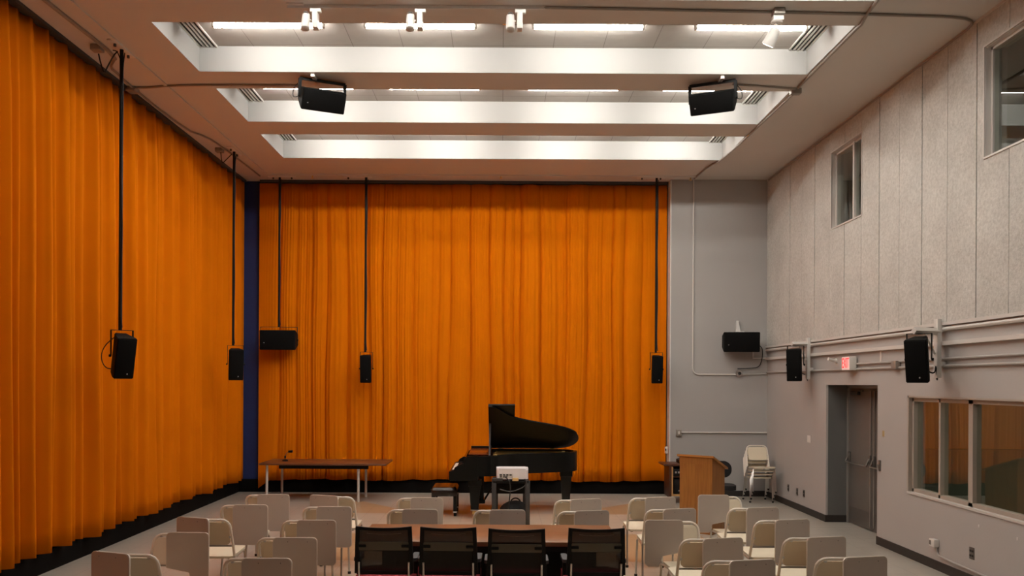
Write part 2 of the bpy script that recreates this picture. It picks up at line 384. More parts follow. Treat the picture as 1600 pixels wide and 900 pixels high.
for n, (ya, yb) in enumerate(((dm+0.015, DY1-0.05), (DY0+0.05, dm-0.015)), 1):
    d = struct(MB().bb((DX, ya, 0.012), (DX+0.045, yb, DZ-0.05), bevel=0.003).build(f'door_{n}', 'doormetal'))
    MB().bb((DX-0.003, ya+0.03, 0.03), (DX, yb-0.03, 0.26)).build('kick_plate', 'plate', d, smooth=False)
    h = MB(); zb = 0.88
    e = 1 if n == 1 else -1
    h.cyl((DX-0.075, ya+0.06, zb+0.05), (DX-0.075, yb-0.06, zb+0.05), 0.011, n=10)
    h.build('push_bar', 'chrome', d)
    h = MB()
    for yy in (ya+0.05, yb-0.05):
        h.box((DX-0.018, yy, zb+0.12), (0.036, 0.045, 0.16), bevel=0.008); h.cyl((DX-0.03, yy, zb+0.15), (DX-0.078, yy, zb+0.04), 0.014, n=10)
    h.build('bar_bracket', 'plate', d)
    ym = ya+0.045 if n == 1 else yb-0.045
    MB().cyl((DX-0.014, ym, 0.06), (DX-0.014, ym, DZ-0.08), 0.009, n=8).build('vertical_rod', 'conduit', d)
    h = MB(); h.box((DX-0.03, (ya+yb)/2+0.12*e, DZ-0.12), (0.05, 0.24, 0.055), bevel=0.006); h.box((DX-0.05, (ya+yb)/2-0.07*e, DZ-0.085), (0.012, 0.24, 0.02))
    h.build('door_closer', 'grey', d)
# booth window
b = MB(); t = 0.045; xw0, xw1 = XR+0.04, XR+0.13
b.bb((xw0, WY0, WZ0), (xw1, WY1, WZ0+t)); b.bb((xw0, WY0, WZ1-t), (xw1, WY1, WZ1))
for y, w in ((WY1-t/2, t), (9.69, 0.04), (9.05, 0.085), (WY0+t/2, t)): b.bb((xw0, y-w/2, WZ0), (xw1, y+w/2, WZ1))
w = struct(b.build('window_1', 'winframe', smooth=False))
for (ya, yb) in ((9.71, WY1-t), (9.0925, 9.67), (WY0+t, 9.0075)):
    MB().bb((XR+0.085, ya, WZ0+t), (XR+0.089, yb, WZ1-t)).build('pane', 'glass', w, smooth=False)
b = MB(); b.bb((XR-0.012, WY0-0.03, WZ0-0.02), (xw0, WY1+0.02, WZ0+0.004))
b.build('sill', 'railmetal', w, smooth=False)
b = MB(); b.bb((XR-0.004, WY0-0.03, WZ1), (XR+0.002, WY1+0.03, WZ1+0.02)); b.bb((XR-0.004, WY1, WZ0), (XR+0.002, WY1+0.03, WZ1+0.02)); b.bb((XR, WY0, WZ1-0.003), (xw0, WY1, WZ1)); b.bb((XR, WY1-0.003, WZ0), (xw0, WY1, WZ1))
b.build('reveal_lining', 'winframe', w, smooth=False)
# booth behind it
b = MB(); b.bb((8.6, 6.6, 0), (8.7, 11.0, 3.0)); b.bb((XR+0.2, 10.9, 0), (8.6, 11.0, 3.0)); b.bb((XR+0.2, 6.6, 0), (8.6, 6.7, 3.0)); b.bb((XR+0.2, 6.6, 3.0), (8.7, 11.0, 3.1))
struct(b.build('wall_booth', 'booth', smooth=False))
struct(MB().bb((XR+0.2, 10.75, 0), (8.6, 10.9, 1.28)).bb((8.3, 6.7, 0), (8.6, 10.75, 1.05)).build('wall_booth_dado', 'boothgreen', smooth=False))
t_ = thing('booth_fill_lamp', 'unseen added fill lamp inside the control booth behind the low window', 'lamp', (6.9, 8.6, 2.98))  # added lamp, no fixture seen; brightens the booth interior behind the glass
MB().box((0, 0, -0.02), (0.36, 1.3, 0.04), bevel=0.01).build('lamp_body', 'whitepl', t_)
MB().box((0, 0, -0.045), (0.30, 1.2, 0.012)).build('diffuser', mat('booth fill glow', (1, 0.9, 0.75), 0.5, emit=13, ecol=(1, 0.92, 0.78)), t_)
# upper windows
for n, (ya, yb) in enumerate(U, 2):
    b = MB(); t = 0.035; x0, x1 = XR+0.035, XR+0.10
    b.bb((x0, ya, UZ0), (x1, yb, UZ0+t)); b.bb((x0, ya, UZ1-t), (x1, yb, UZ1)); b.bb((x0, ya, UZ0), (x1, ya+t, UZ1)); b.bb((x0, yb-t, UZ0), (x1, yb, UZ1)); ym = ya+0.40 if n == 2 else ya+0.32
    b.bb((x0-0.01, ym-0.025, UZ0), (x1, ym+0.025, UZ1))
    w = struct(b.build(f'window_{n}', 'railmetal', smooth=False))
    b = MB()                                                   # lining round the opening and a thin rim on the boards
    b.bb((XR-0.02, yb-0.006, UZ0), (x0, yb, UZ1)); b.bb((XR-0.02, ya, UZ0), (x0, ya+0.006, UZ1)); b.bb((XR-0.02, ya, UZ1-0.006), (x0, yb, UZ1)); b.bb((XR-0.034, ya-0.012, UZ0-0.012), (x0, yb+0.012, UZ0+0.008))
    for (p, q) in (((XR-0.034, yb, UZ0), (XR-0.02, yb+0.018, UZ1+0.018)), ((XR-0.034, ya-0.018, UZ0), (XR-0.02, ya, UZ1+0.018)), ((XR-0.034, ya, UZ1), (XR-0.02, yb, UZ1+0.018))): b.bb(p, q)
    b.build('window_lining', 'railmetal', w, smooth=False)
    for (p, q) in ((ya+t, ym-0.025), (ym+0.025, yb-t)):
        MB().bb((XR+0.055, p, UZ0+t), (XR+0.059, q, UZ1-t)).build('pane', 'glass', w, smooth=False)
    b = MB(); b.bb((8.0, ya-0.8, 3.6), (8.1, yb+0.8, 6.0)); b.bb((XR+0.2, ya-0.8, 3.6), (8.0, ya-0.7, 6.0)); b.bb((XR+0.2, yb+0.7, 3.6), (8.0, yb+0.8, 6.0)); b.bb((XR+0.2, ya-0.8, 3.5), (8.1, yb+0.8, 3.6)); b.bb((XR+0.2, ya-0.8, 6.0), (8.1, yb+0.8, 6.1))
    struct(b.build('wall_upper_room', 'darkroom', smooth=False))

# ================================================================== CURTAINS
def fold_profile(length, wmin, wmax, amp, seed):
    """random pleats along a length -> list of (start, width, amp)"""
    rg = random.Random(seed); out = []; s = 0.0
    while s < length:
        w = rg.uniform(wmin, wmax); out.append((s, w, amp*rg.uniform(0.5, 1.15)*min(1.2, w/((wmin+wmax)/2)), rg.uniform(-0.25, 0.25), rg.random())); s += w
    return out
def curtain(name, length, z0, z1, place, wmin, wmax, amp, seed, nu, nv, parentcol='drape', hem=None, sharp=0.55, fine=0.6, rnd=False, wander=1.0):
    fp = fold_profile(length, wmin, wmax, amp, seed); rg = random.Random(seed+5)
    ph = [rg.uniform(0, 6.28) for _ in range(6)]
    starts = [f[0] for f in fp]
    import bisect
    def depth(s, h):
        # the pleats wander a little sideways on the way down
        q = s + wander*(0.045*(1-h)*math.sin(s*2.1+ph[0]) + 0.03*(1-h)*math.sin(5.3*s+ph[1]+1.7*h) + 0.012*math.sin(9*h+3*s+ph[3]))
        q = min(max(q, 0), length-1e-4); i = max(0, bisect.bisect_right(starts, q)-1); st, w, a, sk, rr = fp[i]
        t = min(max((q-st)/w, 0), 1); t = t + sk*t*(1-t)*1.6
        ed = min(1.0, s/0.5, (length-s)/0.5)
        lobe = (0.5-0.5*math.cos(2*PI*t))**sharp if rnd else math.sin(PI*t)**sharp
        a2 = a*(0.66 + 0.34*(1-h)) * (1 - 0.3*max(0, math.sin(PI*h*1.3+7*rr))*(rr < 0.5)) * (1 - 0.3*min(1, max(0, (h-0.86)/0.14)))
        sm = 0.010*math.sin(2*PI*q/0.083+ph[4]+2*h)*math.sin(0.9*q+ph[5]) + 0.008*math.sin(2*PI*q/0.051+ph[2])*math.sin(1.7*q+h)
        return amp*0.5 + (a2*lobe + sm*fine - amp*0.5)*ed
    def fn(u, v):
        s = u*length; h = v
        zl = z0 + (hem(s) if hem else 0) + 0.012*math.sin(3.1*s+ph[2]) + 0.008*math.sin(11*s+ph[3])
        return place(s, depth(s, h) - amp*0.5, zl + (z1-zl)*h)
    b = MB(); b.grid(nu, nv, fn)
    return b
LY0, LY1 = -2.6, 16.10
o = curtain('c', LY1-LY0, 0.25, ZC-0.010, lambda s, d, z: (-4.87+d*0.95, LY0+s, z), 0.15, 0.34, 0.19, 11, 3600, 26, sharp=1.0, fine=0.35, rnd=True, wander=0.7).build('stage_curtain', 'drape', normals=False, ang=70)
tag(o, 'long orange pleated curtain hanging along the left side wall', 'curtain')
sm = o.modifiers.new('thickness', 'SOLIDIFY'); sm.thickness = 0.004; sm.offset = 0
BX0, BX1 = -4.57, 3.10
o = curtain('c', BX1-BX0, 0.245, ZC-0.06, lambda s, d, z: (BX0+s, 16.06-d, z), 0.12, 0.42, 0.13, 23, 2000, 22, sharp=0.42, hem=lambda s: -0.17*max(0, 1-s/0.22)).build('stage_curtain', 'drape', normals=False, ang=70)
tag(o, 'wide orange pleated curtain behind the grand piano on the end wall', 'curtain')
sm = o.modifiers.new('thickness', 'SOLIDIFY'); sm.thickness = 0.004; sm.offset = 0

# ================================================================== CEILING FITTINGS
tubes = [(-3.30, -2.03), (-1.58, -0.30), (0.33, 1.60), (2.18, 3.44)]
side = ['leftmost', 'second from left', 'third from left', 'rightmost']
proto = None
cofname = {6: 'coffer nearest the end wall', 5: 'middle visible coffer above the speakers', 4: 'largest visible coffer above the track spots'}
for k, (ya, yb) in enumerate(CO):
    if k < 2: continue                       # the coffers farther back hold no lit lamps
    yc = (ya+yb)/2 - 0.05
    for j, (xa, xb) in enumerate(tubes):
        if k == 2 and j < 2: continue            # unseen row: right half added to light chairs, left omitted for curtain contrast
        lab = f'{side[j]} lit fluorescent batten in the {cofname.get(k, "coffers nearer than the photo frame, row "+str(4-k))}'
        if k < 4: lab = 'unseen lit fluorescent batten in the coffers overhead nearer than the picture edge'
        loc = ((xa+xb)/2, yc, ZC+CD)
        if proto is None:
            proto = thing('fluorescent_light', lab, 'ceiling light', loc, group='fluorescent lights in the ceiling coffers')
            MB().box((0, 0, -0.012), (1.30, 0.09, 0.024), bevel=0.006).build('batten', 'whitemetal', proto)
            MB().cyl((-0.61, 0, -0.064), (0.61, 0, -0.064), 0.026, n=14).build('tube', 'tube', proto)
            for s in (-1, 1): MB().box((s*0.625, 0, -0.052), (0.03, 0.045, 0.075), bevel=0.006).build('lamp_holder', 'whitepl', proto)
        else: dup(proto, loc, 0, lab)
# linear air vents at both ends of each coffer in view
proto = None
for k in (4, 5, 6):
    ya, yb = CO[k]
    for s, nm in ((-1, 'left'), (1, 'right')):
        loc = (s*3.60, (ya+yb)/2, ZC+CD)
        lab = f'slotted air vent at the {nm} end of the {cofname[k]}'
        if proto is None:
            proto = thing('air_vent', lab, 'vent', loc, group='linear air vents in the coffers')
            L = 1.41; b = MB()
            b.bb((-0.11, -L/2, -0.02), (-0.095, L/2, 0)); b.bb((0.095, -L/2, -0.02), (0.11, L/2, 0))
            for q in (-1, 0, 1): b.bb((q*0.048-0.010, -L/2, -0.02), (q*0.048+0.010, L/2, 0))
            b.build('vent_frame', 'whitemetal', proto, smooth=False)
            MB().bb((-0.1, -L/2, -0.004), (0.1, L/2, 0)).build('dark_slot', 'slot', proto, smooth=False)
        else: dup(proto, loc, 0, lab)
# track spots on the beam
tr = thing('lighting_track', 'white ceiling lighting track carrying three white spot heads', 'track', (-1.0, 8.58, ZC))
MB().bb((-1.17, -0.02, -0.035), (1.42, 0.02, 0)).build('track_rail', 'white', tr, smooth=False)
MB().bb((-1.17, -0.06, -0.012), (-1.0, -0.02, 0)).build('feed_box', 'whitepl', tr)
def spot(px, lab):
    x = at(px, 36, 8.6).x
    t = thing('track_spot', lab, 'spotlight', (x, 8.58, ZC-0.035), group='white spot heads on the ceiling track')
    MB().box((0.045, 0, -0.02), (0.11, 0.05, 0.04), bevel=0.008).build('track_adapter', 'whitepl', t)
    MB().box((0.04, 0.02, -0.115), (0.055, 0.10, 0.16), bevel=0.006).build('driver_box', 'whitepl', t)
    MB().cyl((0.0, 0.0, -0.115), (-0.06, 0.0, -0.115), 0.010, n=8).build('yoke', 'whitepl', t)
    h = MB().lathe([(0.030, 0.08), (0.040, 0.075), (0.042, 0.0), (0.044, -0.095), (0.036, -0.10)], n=20).xf(Matrix.Translation((-0.055, 0.0, -0.125)) @ Euler((R(-20), 0, 0)).to_matrix().to_4x4()).build('spot_head', 'whitemetal', t)
    MB().cyl((-0.055, 0.0, -0.04), (-0.055, -0.004, -0.052), 0.026, n=16).build('vent_cap', 'plate', t)
    return t
spot(487, 'unlit white spot head at the left end of the ceiling track')
spot(650, 'unlit white spot head at the middle of the ceiling track')
spot(806, 'unlit white spot head at the right end of the ceiling track')
x = at(1214, 20, 8.6).x
t = thing('ceiling_spotlight', 'glowing white spotlight hanging alone from the ceiling conduit', 'spotlight', (x, 8.62, ZC))
MB().box((0.02, 0, -0.03), (0.11, 0.11, 0.06), bevel=0.006).build('junction_box', 'conduit', t)
MB().box((0.02, 0.02, -0.085), (0.105, 0.08, 0.05), bevel=0.006).build('driver_box', 'whitepl', t)
MB().lathe([(0.055, 0), (0.062, -0.01), (0.05, -0.022)], (0.01, 0.02, -0.11), 20).build('mounting_disc', 'whitepl', t)
MB().cyl((0.01, 0.02, -0.12), (-0.005, 0.02, -0.19), 0.011, n=10).build('stem', 'whitepl', t)
hm = Matrix.Translation((-0.04, 0.02, -0.28)) @ Euler((R(28), R(22), 0)).to_matrix().to_4x4()
MB().lathe([(0.032, 0.10), (0.05, 0.085), (0.062, -0.02), (0.066, -0.075), (0.055, -0.075)], n=22).xf(hm).build('spot_head', 'whitemetal', t)
MB().lathe([(0.056, -0.072), (0.05, -0.078)], n=22).xf(hm).build('lens', 'spotlit', t)

def pipe(name, pts, r, m, label, cat='conduit', group=None, n=8):
    o = MB().tube(pts, r, n).build(name, m); return tag(o, label, cat, group)
def c_at(px, py, z=ZC-0.016):     # point on the ceiling under a pixel
    u, v = uv(px, py); Y = (EYE - z)*F/v; return (u*Y/F, Y, z)
G = 'conduits along the ceiling'
zt = ZC-0.014
pipe('conduit', smooth_poly([c_at(850, 12), c_at(1207, 19), c_at(1440, 25)] + [c_at(1505, 28), (XR-0.05, c_at(1525, 33)[1]+0.03, zt), (XR-0.02, c_at(1525, 33)[1]+0.25, zt-0.01), (XR-0.04, 15.7, zt-0.02)], 1), 0.014, 'conduit', 'grey conduit crossing the ceiling beam to the top of the right wall', group=G)
pipe('conduit', smooth_poly([c_at(1085, 279), c_at(1109, 258), c_at(1128, 251), c_at(1240, 146)], 1), 0.016, 'conduit', 'grey conduit from the end wall along the right ends of the coffers', group=G)
pipe('conduit', [c_at(1247, 137), c_at(1338, 45), c_at(1346, 38), c_at(1356, 20), c_at(1378, -8)], 0.018, 'conduit', 'grey conduit beside the right end of the largest coffer', group=G)
pipe('conduit', smooth_poly([c_at(1243, 139), c_at(1190, 135), c_at(1145, 132)], 1), 0.012, 'conduit', 'short grey conduit from ceiling box to the right ceiling speaker', group=G)
p = c_at(1243, 141); tag(MB().box((p[0], p[1], ZC-0.035), (0.13, 0.10, 0.07), bevel=0.006).build('outlet_box', 'conduit'), 'grey junction box on the ceiling right of the coffers', 'box')
pipe('conduit', smooth_poly([c_at(205, 137), c_at(235, 137), c_at(262, 134), c_at(330, 133), c_at(470, 134)], 1), 0.014, 'conduit', 'conduit across the ceiling from left junction box to the left ceiling speaker', group=G)
pipe('conduit', [c_at(66, -3), c_at(120, 40), c_at(168, 78), c_at(180, 92)], 0.022, 'conduit', 'thick ceiling conduit above the near end of the side curtain', group=G)
pipe('conduit', smooth_poly([c_at(180, 92), c_at(172, 106), c_at(185, 116), c_at(205, 136), c_at(290, 203), c_at(320, 213), c_at(345, 228), c_at(406, 275)], 1), 0.014, 'conduit', 'bent ceiling conduit running to the far left corner', group=G)
p = c_at(207, 139); tag(MB().box((p[0], p[1], ZC-0.03), (0.12, 0.16, 0.06), bevel=0.006).build('outlet_box', 'conduit'), 'junction box on the ceiling above the side curtain', 'box')
for (px, py, l) in ((152, 73, 'outlet box hanging a looped cable above the nearest pole speaker'), (343, 233, 'outlet box hanging a looped cable above the far side pole speaker')):
    p = c_at(px, py); tag(MB().box((p[0], p[1], ZC-0.035), (0.12, 0.12, 0.07), bevel=0.012).build('outlet_box', 'conduit'), l, 'box')
for (px, pts, l) in ((152, [(154, 84), (157, 98), (163, 116), (168, 104), (178, 86), (184, 80)], 'cable looping from the ceiling box to the nearest pole speaker'), (343, [(345, 238), (346, 250), (348, 255), (355, 248), (362, 241)], 'cable looping from the ceiling box to the far side pole speaker')):
    Yd = c_at(px, 73 if px == 152 else 233)[1]
    pipe('speaker_cable', smooth_poly([tuple(at(a, b_, Yd)) for a, b_ in pts], 1), 0.008, 'rubber', l, 'cable')
# flat strip along the back and left of the ceiling
tag(MB().bb((-4.2, 15.55, ZC-0.022), (3.55, 15.60, ZC)).build('ceiling_channel', 'white', smooth=False), 'pale strut channel across the ceiling in front of the end curtain', 'channel')
tag(MB().bb((-4.33, 2.0, ZC-0.02), (-4.29, 15.5, ZC)).build('ceiling_channel', 'white', smooth=False), 'pale strut channel along the ceiling beside the side curtain', 'channel')
for (px, py, l) in ((488, 275, 'left'), (783, 275, 'middle'), (1079, 278, 'right')):
    p = c_at(px, py); o = MB().lathe([(0.012, 0.0), (0.012, -0.05), (0.03, -0.055), (0.03, -0.062)], (p[0], p[1], ZC), 12).build('ceiling_sprinkler', 'brass')
    tag(o, f'{l} small sprinkler head on the ceiling before the end wall', 'sprinkler')
o = MB().lathe([(0.012, 0.0), (0.012, -0.05), (0.03, -0.055), (0.03, -0.062)], (0.02, 9.6, ZC+CD), 12).build('ceiling_sprinkler', 'brass')
tag(o, 'small sprinkler head inside the largest ceiling coffer', 'sprinkler')
# ================================================================== LOUDSPEAKERS
def cabinet(parent, w, h, d, mtx, flat=False):
    """tapered two-way box, front towards -y; flat = lying on its side"""
    ct = 0.018
    poly = [(-w/2, -d/2), (w/2, -d/2), (w/2, -d/2+0.06), (w*0.30, d/2), (-w*0.30, d/2), (-w/2, -d/2+0.06)]
    m = Matrix(mtx) @ (Matrix.Rotation(R(90), 4, 'Y') if flat else Matrix.Identity(4))
    b = MB().prism(poly, -h/2, h/2)
    bmesh.ops.bevel(b.bm, geom=list(b.bm.edges), offset=0.008, segments=2, affect='EDGES')
    c = b.xf(m).build('cabinet', 'spk', parent)
    g = MB().box((0, -d/2-0.004, 0), (w*0.94, 0.014, h*0.95), bevel=0.006).xf(m).build('grille', 'grille', c)
    MB().box((w*0.14, -d/2-0.012, -h*0.37), (0.012, 0.004, 0.015), bevel=0.001).xf(m).build('badge', 'badge', c)
    return m
def yoke(parent, w, h, m, flat=False, th=0.006, top=0.075):
    """steel U bracket over the top, bolted to both sides"""
    b = MB(); hw = (h if flat else w)/2 + 0.012; hh = (w if flat else h)/2 + top
    for s in (-1, 1):
        b.box((s*hw, 0.0, hh/2), (max(th, 0.006), 0.045, hh)); b.cyl((s*hw, 0, 0.0), (s*(hw+0.02), 0, 0.0), 0.016, n=10)
    b.box((0, 0, hh), (2*hw+0.006, 0.045, th))
    return b.xf(Matrix(m)).build('yoke_bracket', 'black', parent)
def cable(parent, pts, r=0.006, m='rubber', it=2): return MB().tube(smooth_poly(pts, it), r, 6).build('cable', m, parent)

def pole_speaker(px, Y, pcx, pcy, yaw, tilt, label, flat=False, size=(0.215, 0.50, 0.27), plate_along='x', plate_off=0.0, cut=None):
    X = at(px, 300, Y).x
    t = thing('hanging_speaker', label, 'loudspeaker', (X, Y, ZC), group=None)
    c = at(pcx, pcy, Y) - Vector((X, Y, ZC)); c.y = 0
    w, h, d = size
    my = Matrix.Translation(Vector((c.x, 0, c.z))) @ Matrix.Rotation(yaw, 4, 'Z')
    m = my @ Matrix.Rotation(tilt, 4, 'X')
    cabinet(t, w, h, d, m, flat)
    top = 0.055
    zt = c.z + (w if flat else h)/2 + top
    yoke(t, w, h, my, flat, top=top)
    MB().cyl((0, 0, -0.01), (0, 0, zt), 0.021, n=12).build('pole', 'black', t)
    # a feed cable taped along the pole
    pts = [(0.035, 0.0, -0.06)] + [(0.021+0.006*math.sin(q*1.3), -0.018, -0.25 - q*(abs(zt)-0.4)/9) for q in range(10)] + [(0.03, -0.02, zt+0.03)]
    cable(t, pts, 0.007)
    b = MB(); L = 0.52
    if plate_along == 'x': b.box((plate_off, 0, -0.012), (L, 0.10, 0.024), bevel=0.004)
    else: b.box((0, plate_off, -0.012), (0.10, L, 0.024), bevel=0.004)
    b.build('ceiling_plate', 'whitemetal', t)
    b = MB()
    for s in (-1, 1):
        p = (plate_off+s*0.17, 0) if plate_along == 'x' else (0, plate_off+s*0.17)
        b.cyl((p[0], p[1], -0.024), (p[0], p[1], -0.055), 0.016, n=10)
    b.build('plate_bolt', 'grey', t)
    return t, m, c
t, m, c = pole_speaker(189, 9.7, 190.5, 556, R(42), R(17), 'largest black speaker on a ceiling pole, nearest along the side curtain', size=(0.215, 0.47, 0.26), plate_along='y')
cable(t, [(c.x-0.06, 0.02, c.z+0.24), (c.x-0.2, 0.0, c.z+0.12), (c.x-0.245, 0.0, c.z-0.02), (c.x-0.2, 0.02, c.z-0.14), (c.x-0.12, 0.04, c.z-0.15)], 0.006)
b = MB().tube(smooth_poly([(-0.02, 0, -0.12), (-0.05, 0, -0.04), (-0.1, 0, -0.03)], 2), 0.006, 6); b.build('feed_loop', 'rubber', t)
t, m, c = pole_speaker(365.5, 14.0, 368, 569, R(22), R(8), 'black pole speaker in front of the far end of the side curtain', size=(0.23, 0.50, 0.27), plate_along='y')
pole_speaker(437, 15.75, 436, 531, R(4), R(4), 'wide black speaker lying sideways on a pole left of the end curtain', flat=True, size=(0.36, 0.64, 0.34), plate_off=0.05)
pole_speaker(572, 15.72, 572.5, 576, R(0), R(6), 'slim black pole speaker over the left half of the end curtain', size=(0.20, 0.50, 0.26), plate_off=-0.16)
pole_speaker(1026, 15.65, 1025.5, 577, R(0), R(6), 'slim black pole speaker at the right edge of the end curtain', size=(0.20, 0.50, 0.26), plate_off=-0.1)

def ceiling_speaker(px, py, bx, by, Y, yaw, tilt, label, s):
    br = at(bx, by, Y); br.z = ZC
    t = thing('ceiling_speaker', label, 'loudspeaker', br)
    c = at(px, py, Y+0.10) - br
    my = Matrix.Translation(c) @ Matrix.Rotation(yaw, 4, 'Z')
    m = my @ Matrix.Rotation(tilt, 4, 'X')
    cabinet(t, 0.26, 0.54, 0.27, m, True)
    yoke(t, 0.26, 0.54, my @ Matrix.Rotation(tilt*0.35, 4, 'X'), True, top=0.075, th=0.035)
    q = my @ Vector((0, 0, 0.205))
    b = MB(); b.box((0, 0, -0.02), (0.045, 0.26, 0.04)); b.build('strut_bar', 'whitemetal', t)
    MB().tube([(0, 0.02, -0.03), (q.x, q.y, q.z)], 0.013, 8).build('drop_rod', 'railmetal', t)
    e = my @ Vector((-s*0.26, 0.08, 0.02))
    cable(t, [e, e+Vector((-s*0.09, 0, -0.02)), e+Vector((-s*0.08, 0, 0.10)), e+Vector((-s*0.01, 0.05, 0.20))], 0.006)
ceiling_speaker(503, 154, 492, 116, 10.60, R(25), R(32), 'black speaker slung sideways under the left of the ceiling beam', 1)
ceiling_speaker(1114, 157, 1125, 120, 10.60, R(-25), R(32), 'black speaker slung sideways under the right of the ceiling beam', -1)

def bracket_speaker(Yp, cx, cy, yaw, tilt, size, label, Yc):
    """strut on the right wall with an arm holding a speaker"""
    t = thing('wall_speaker', label, 'loudspeaker', (XR-0.045, Yp, 2.55))
    MB().box((-0.03, 0, -0.05), (0.05, 0.085, 0.66), bevel=0.006).build('strut_post', 'railmetal', t)
    b = MB(); b.box((0.02, 0.03, 0.17), (0.06, 0.14, 0.06)); b.box((0.02, 0.03, -0.22), (0.06, 0.14, 0.05)); b.build('post_clamp', 'railmetal', t)
    c = at(cx, cy, Yc) - Vector((XR-0.045, Yp, 2.55))
    my = Matrix.Translation(c) @ Matrix.Rotation(yaw, 4, 'Z'); m = my @ Matrix.Rotation(tilt, 4, 'X')
    cabinet(t, *size, m)
    yoke(t, size[0], size[1], my, top=0.045)
    q = my @ Vector((0, 0, size[1]/2+0.047))
    MB().tube([(0.0, 0.0, q.z+0.03), (q.x-0.06, q.y, q.z+0.03)], 0.040, 4).build('arm', 'railmetal', t)
    MB().tube([(-0.06, 0, q.z-0.22), (q.x*0.75, q.y*0.75, q.z+0.005)], 0.011, 6).build('brace', 'railmetal', t)
    e = my @ Vector((0.02, size[2]/2, -0.1))
    cable(t, [e, e+Vector((0.12, 0, -0.07)), e+Vector((0.13, 0, 0.06)), (-0.04, -0.01, -0.42), (-0.03, 0, -0.37)], 0.008)
    return t
bracket_speaker(13.55, 1243, 570, R(-32), R(6), (0.225, 0.50, 0.25), 'black speaker on white strut bracket left of the exit sign', 13.5)
bracket_speaker(9.52, 1436, 561.5, R(-40), R(13), (0.23, 0.475, 0.26), 'largest black speaker on white strut bracket right of the exit sign', 9.40)
# speaker on the grey end wall
p = at(1157.5, 534, 15.6); t = thing('wall_speaker', 'black speaker lying sideways on the grey end wall', 'loudspeaker', (p.x, YB, p.z))
m = Matrix.Translation((0, -0.25, 0)) @ Matrix.Rotation(R(-8), 4, 'Z') @ Matrix.Rotation(R(5), 4, 'X')
cabinet(t, 0.36, 0.635, 0.32, m, True)
MB().prism([(-0.035, 0.17), (0.05, 0.17), (0.045, 0.22), (0.015, 0.36), (0.02, 0.40), (-0.025, 0.40)], -0.06, -0.005, 'xz').build('wall_bracket', 'whitemetal', t)
MB().bb((-0.05, -0.3, 0.14), (0.05, -0.005, 0.19)).build('bracket_arm', 'whitemetal', t)
cable(t, [(0.30, -0.22, -0.04), (0.40, -0.16, -0.08), (0.455, -0.08, -0.15), (0.45, -0.06, -0.32), (0.40, -0.05, -0.46), (0.25, -0.04, -0.48), (0.0, -0.05, -0.49)], 0.008)

# ================================================================== RIGHT WALL FITTINGS
def wz(px, py, x=XR):
    """point on the right wall under a pixel"""
    u, v = uv(px, py); Y = x*F/u; return (x, Y, EYE - v*Y/F)
tag(MB().bb((XR-0.045, 6.0, 2.535), (XR, YB-0.01, 2.58)).build('wall_rail', 'railmetal', smooth=False), 'long white strut rail along the right wall under the boards', 'rail')
GP = 'painted conduits on the right wall'
pipe('conduit', [(XR-0.028, YB-0.03, 2.715), (XR-0.028, 6.0, 2.715)], 0.022, 'railmetal', 'fat white conduit directly under the cement boards', group=GP)
pipe('conduit', [(XR-0.02, YB-0.03, 2.305), (XR-0.02, 6.0, 2.305)], 0.015, 'greypipe', 'long grey conduit passing behind the exit sign', group=GP)
pipe('conduit', [(XR-0.02, wz(1333, 568)[1], 2.375), (XR-0.02, 6.0, 2.40)], 0.013, 'greypipe', 'grey conduit running right from the exit sign side', group=GP)
p = wz(1404, 571); tag(MB().box((XR-0.035, p[1], p[2]+0.005), (0.07, 0.13, 0.105), bevel=0.006).build('outlet_box', 'conduit'), 'metal junction box on the conduit between exit sign and large speaker', 'box')
# exit sign
t = thing('exit_sign', 'lit red EXIT sign on the right wall above the doors', 'sign', (XR-0.02, 11.95, 2.385))
MB().box((-0.05, 0, 0), (0.10, 0.27, 0.19), bevel=0.006).build('housing', 'whitepl', t)
MB().box((-0.101, 0, 0), (0.004, 0.25, 0.175)).build('lit_face', 'exitface', t)
cu = bpy.data.curves.new('exit_text', 'FONT'); cu.body = 'EXIT'; cu.size = 0.19; cu.align_x = 'CENTER'; cu.align_y = 'CENTER'; cu.extrude = 0.002; cu.space_character = 0.92
tmp = bpy.data.objects.new('tmp', cu); COL.objects.link(tmp); bpy.context.view_layer.update()
me = bpy.data.meshes.new_from_object(tmp); bpy.data.objects.remove(tmp)
xs = [v.co.x for v in me.vertices]; wd = max(xs)-min(xs)
me.transform(Matrix.Diagonal((0.235/wd, 1.05, 1, 1)))
me.transform(Matrix(((0, 0, -1, -0.104), (-1, 0, 0, 0), (0, 1, 0, 0), (0, 0, 0, 1))))
me.materials.clear(); me.materials.append(M['redlamp'])
o = bpy.data.objects.new('letters', me); COL.objects.link(o); o.parent = t; o['label'] = 'red capital letters EXIT'
p = wz(1307, 564); t = thing('wall_camera', 'small white camera-like fitting left of the exit sign', 'camera', p)
MB().cyl((0, 0, 0), (-0.02, 0, 0), 0.035, n=16).build('mount_disc', 'whitepl', t); MB().cyl((-0.02, 0, 0), (-0.13, -0.02, 0.03), 0.024, n=14).build('barrel', 'whitepl', t)
def wplate(name, px, py, w, h, m, label, cat, d=0.008, x=XR, hole=None):
    p = wz(px, py, x); t = thing(name, label, cat, (x, p[1], p[2]))
    MB().box((-d/2, 0, 0), (d, w, h), bevel=min(0.003, d/3)).build('cover', m, t)
    for (dy, dz) in (hole or []): MB().box((-d-0.001, dy, dz), (0.004, 0.03, 0.022), bevel=0.001).build('socket', 'rubber', t)
    return t
wplate('blank_plate', 1377, 556.5, 0.05, 0.14, 'whitepl', 'upright white plate right of the exit sign', 'plate')
wplate('wall_plate', 1264.5, 686, 0.15, 0.115, 'whitepl', 'white blank plate on the right wall left of the doors', 'plate')
S2 = [(0, 0.025), (0, -0.025)]
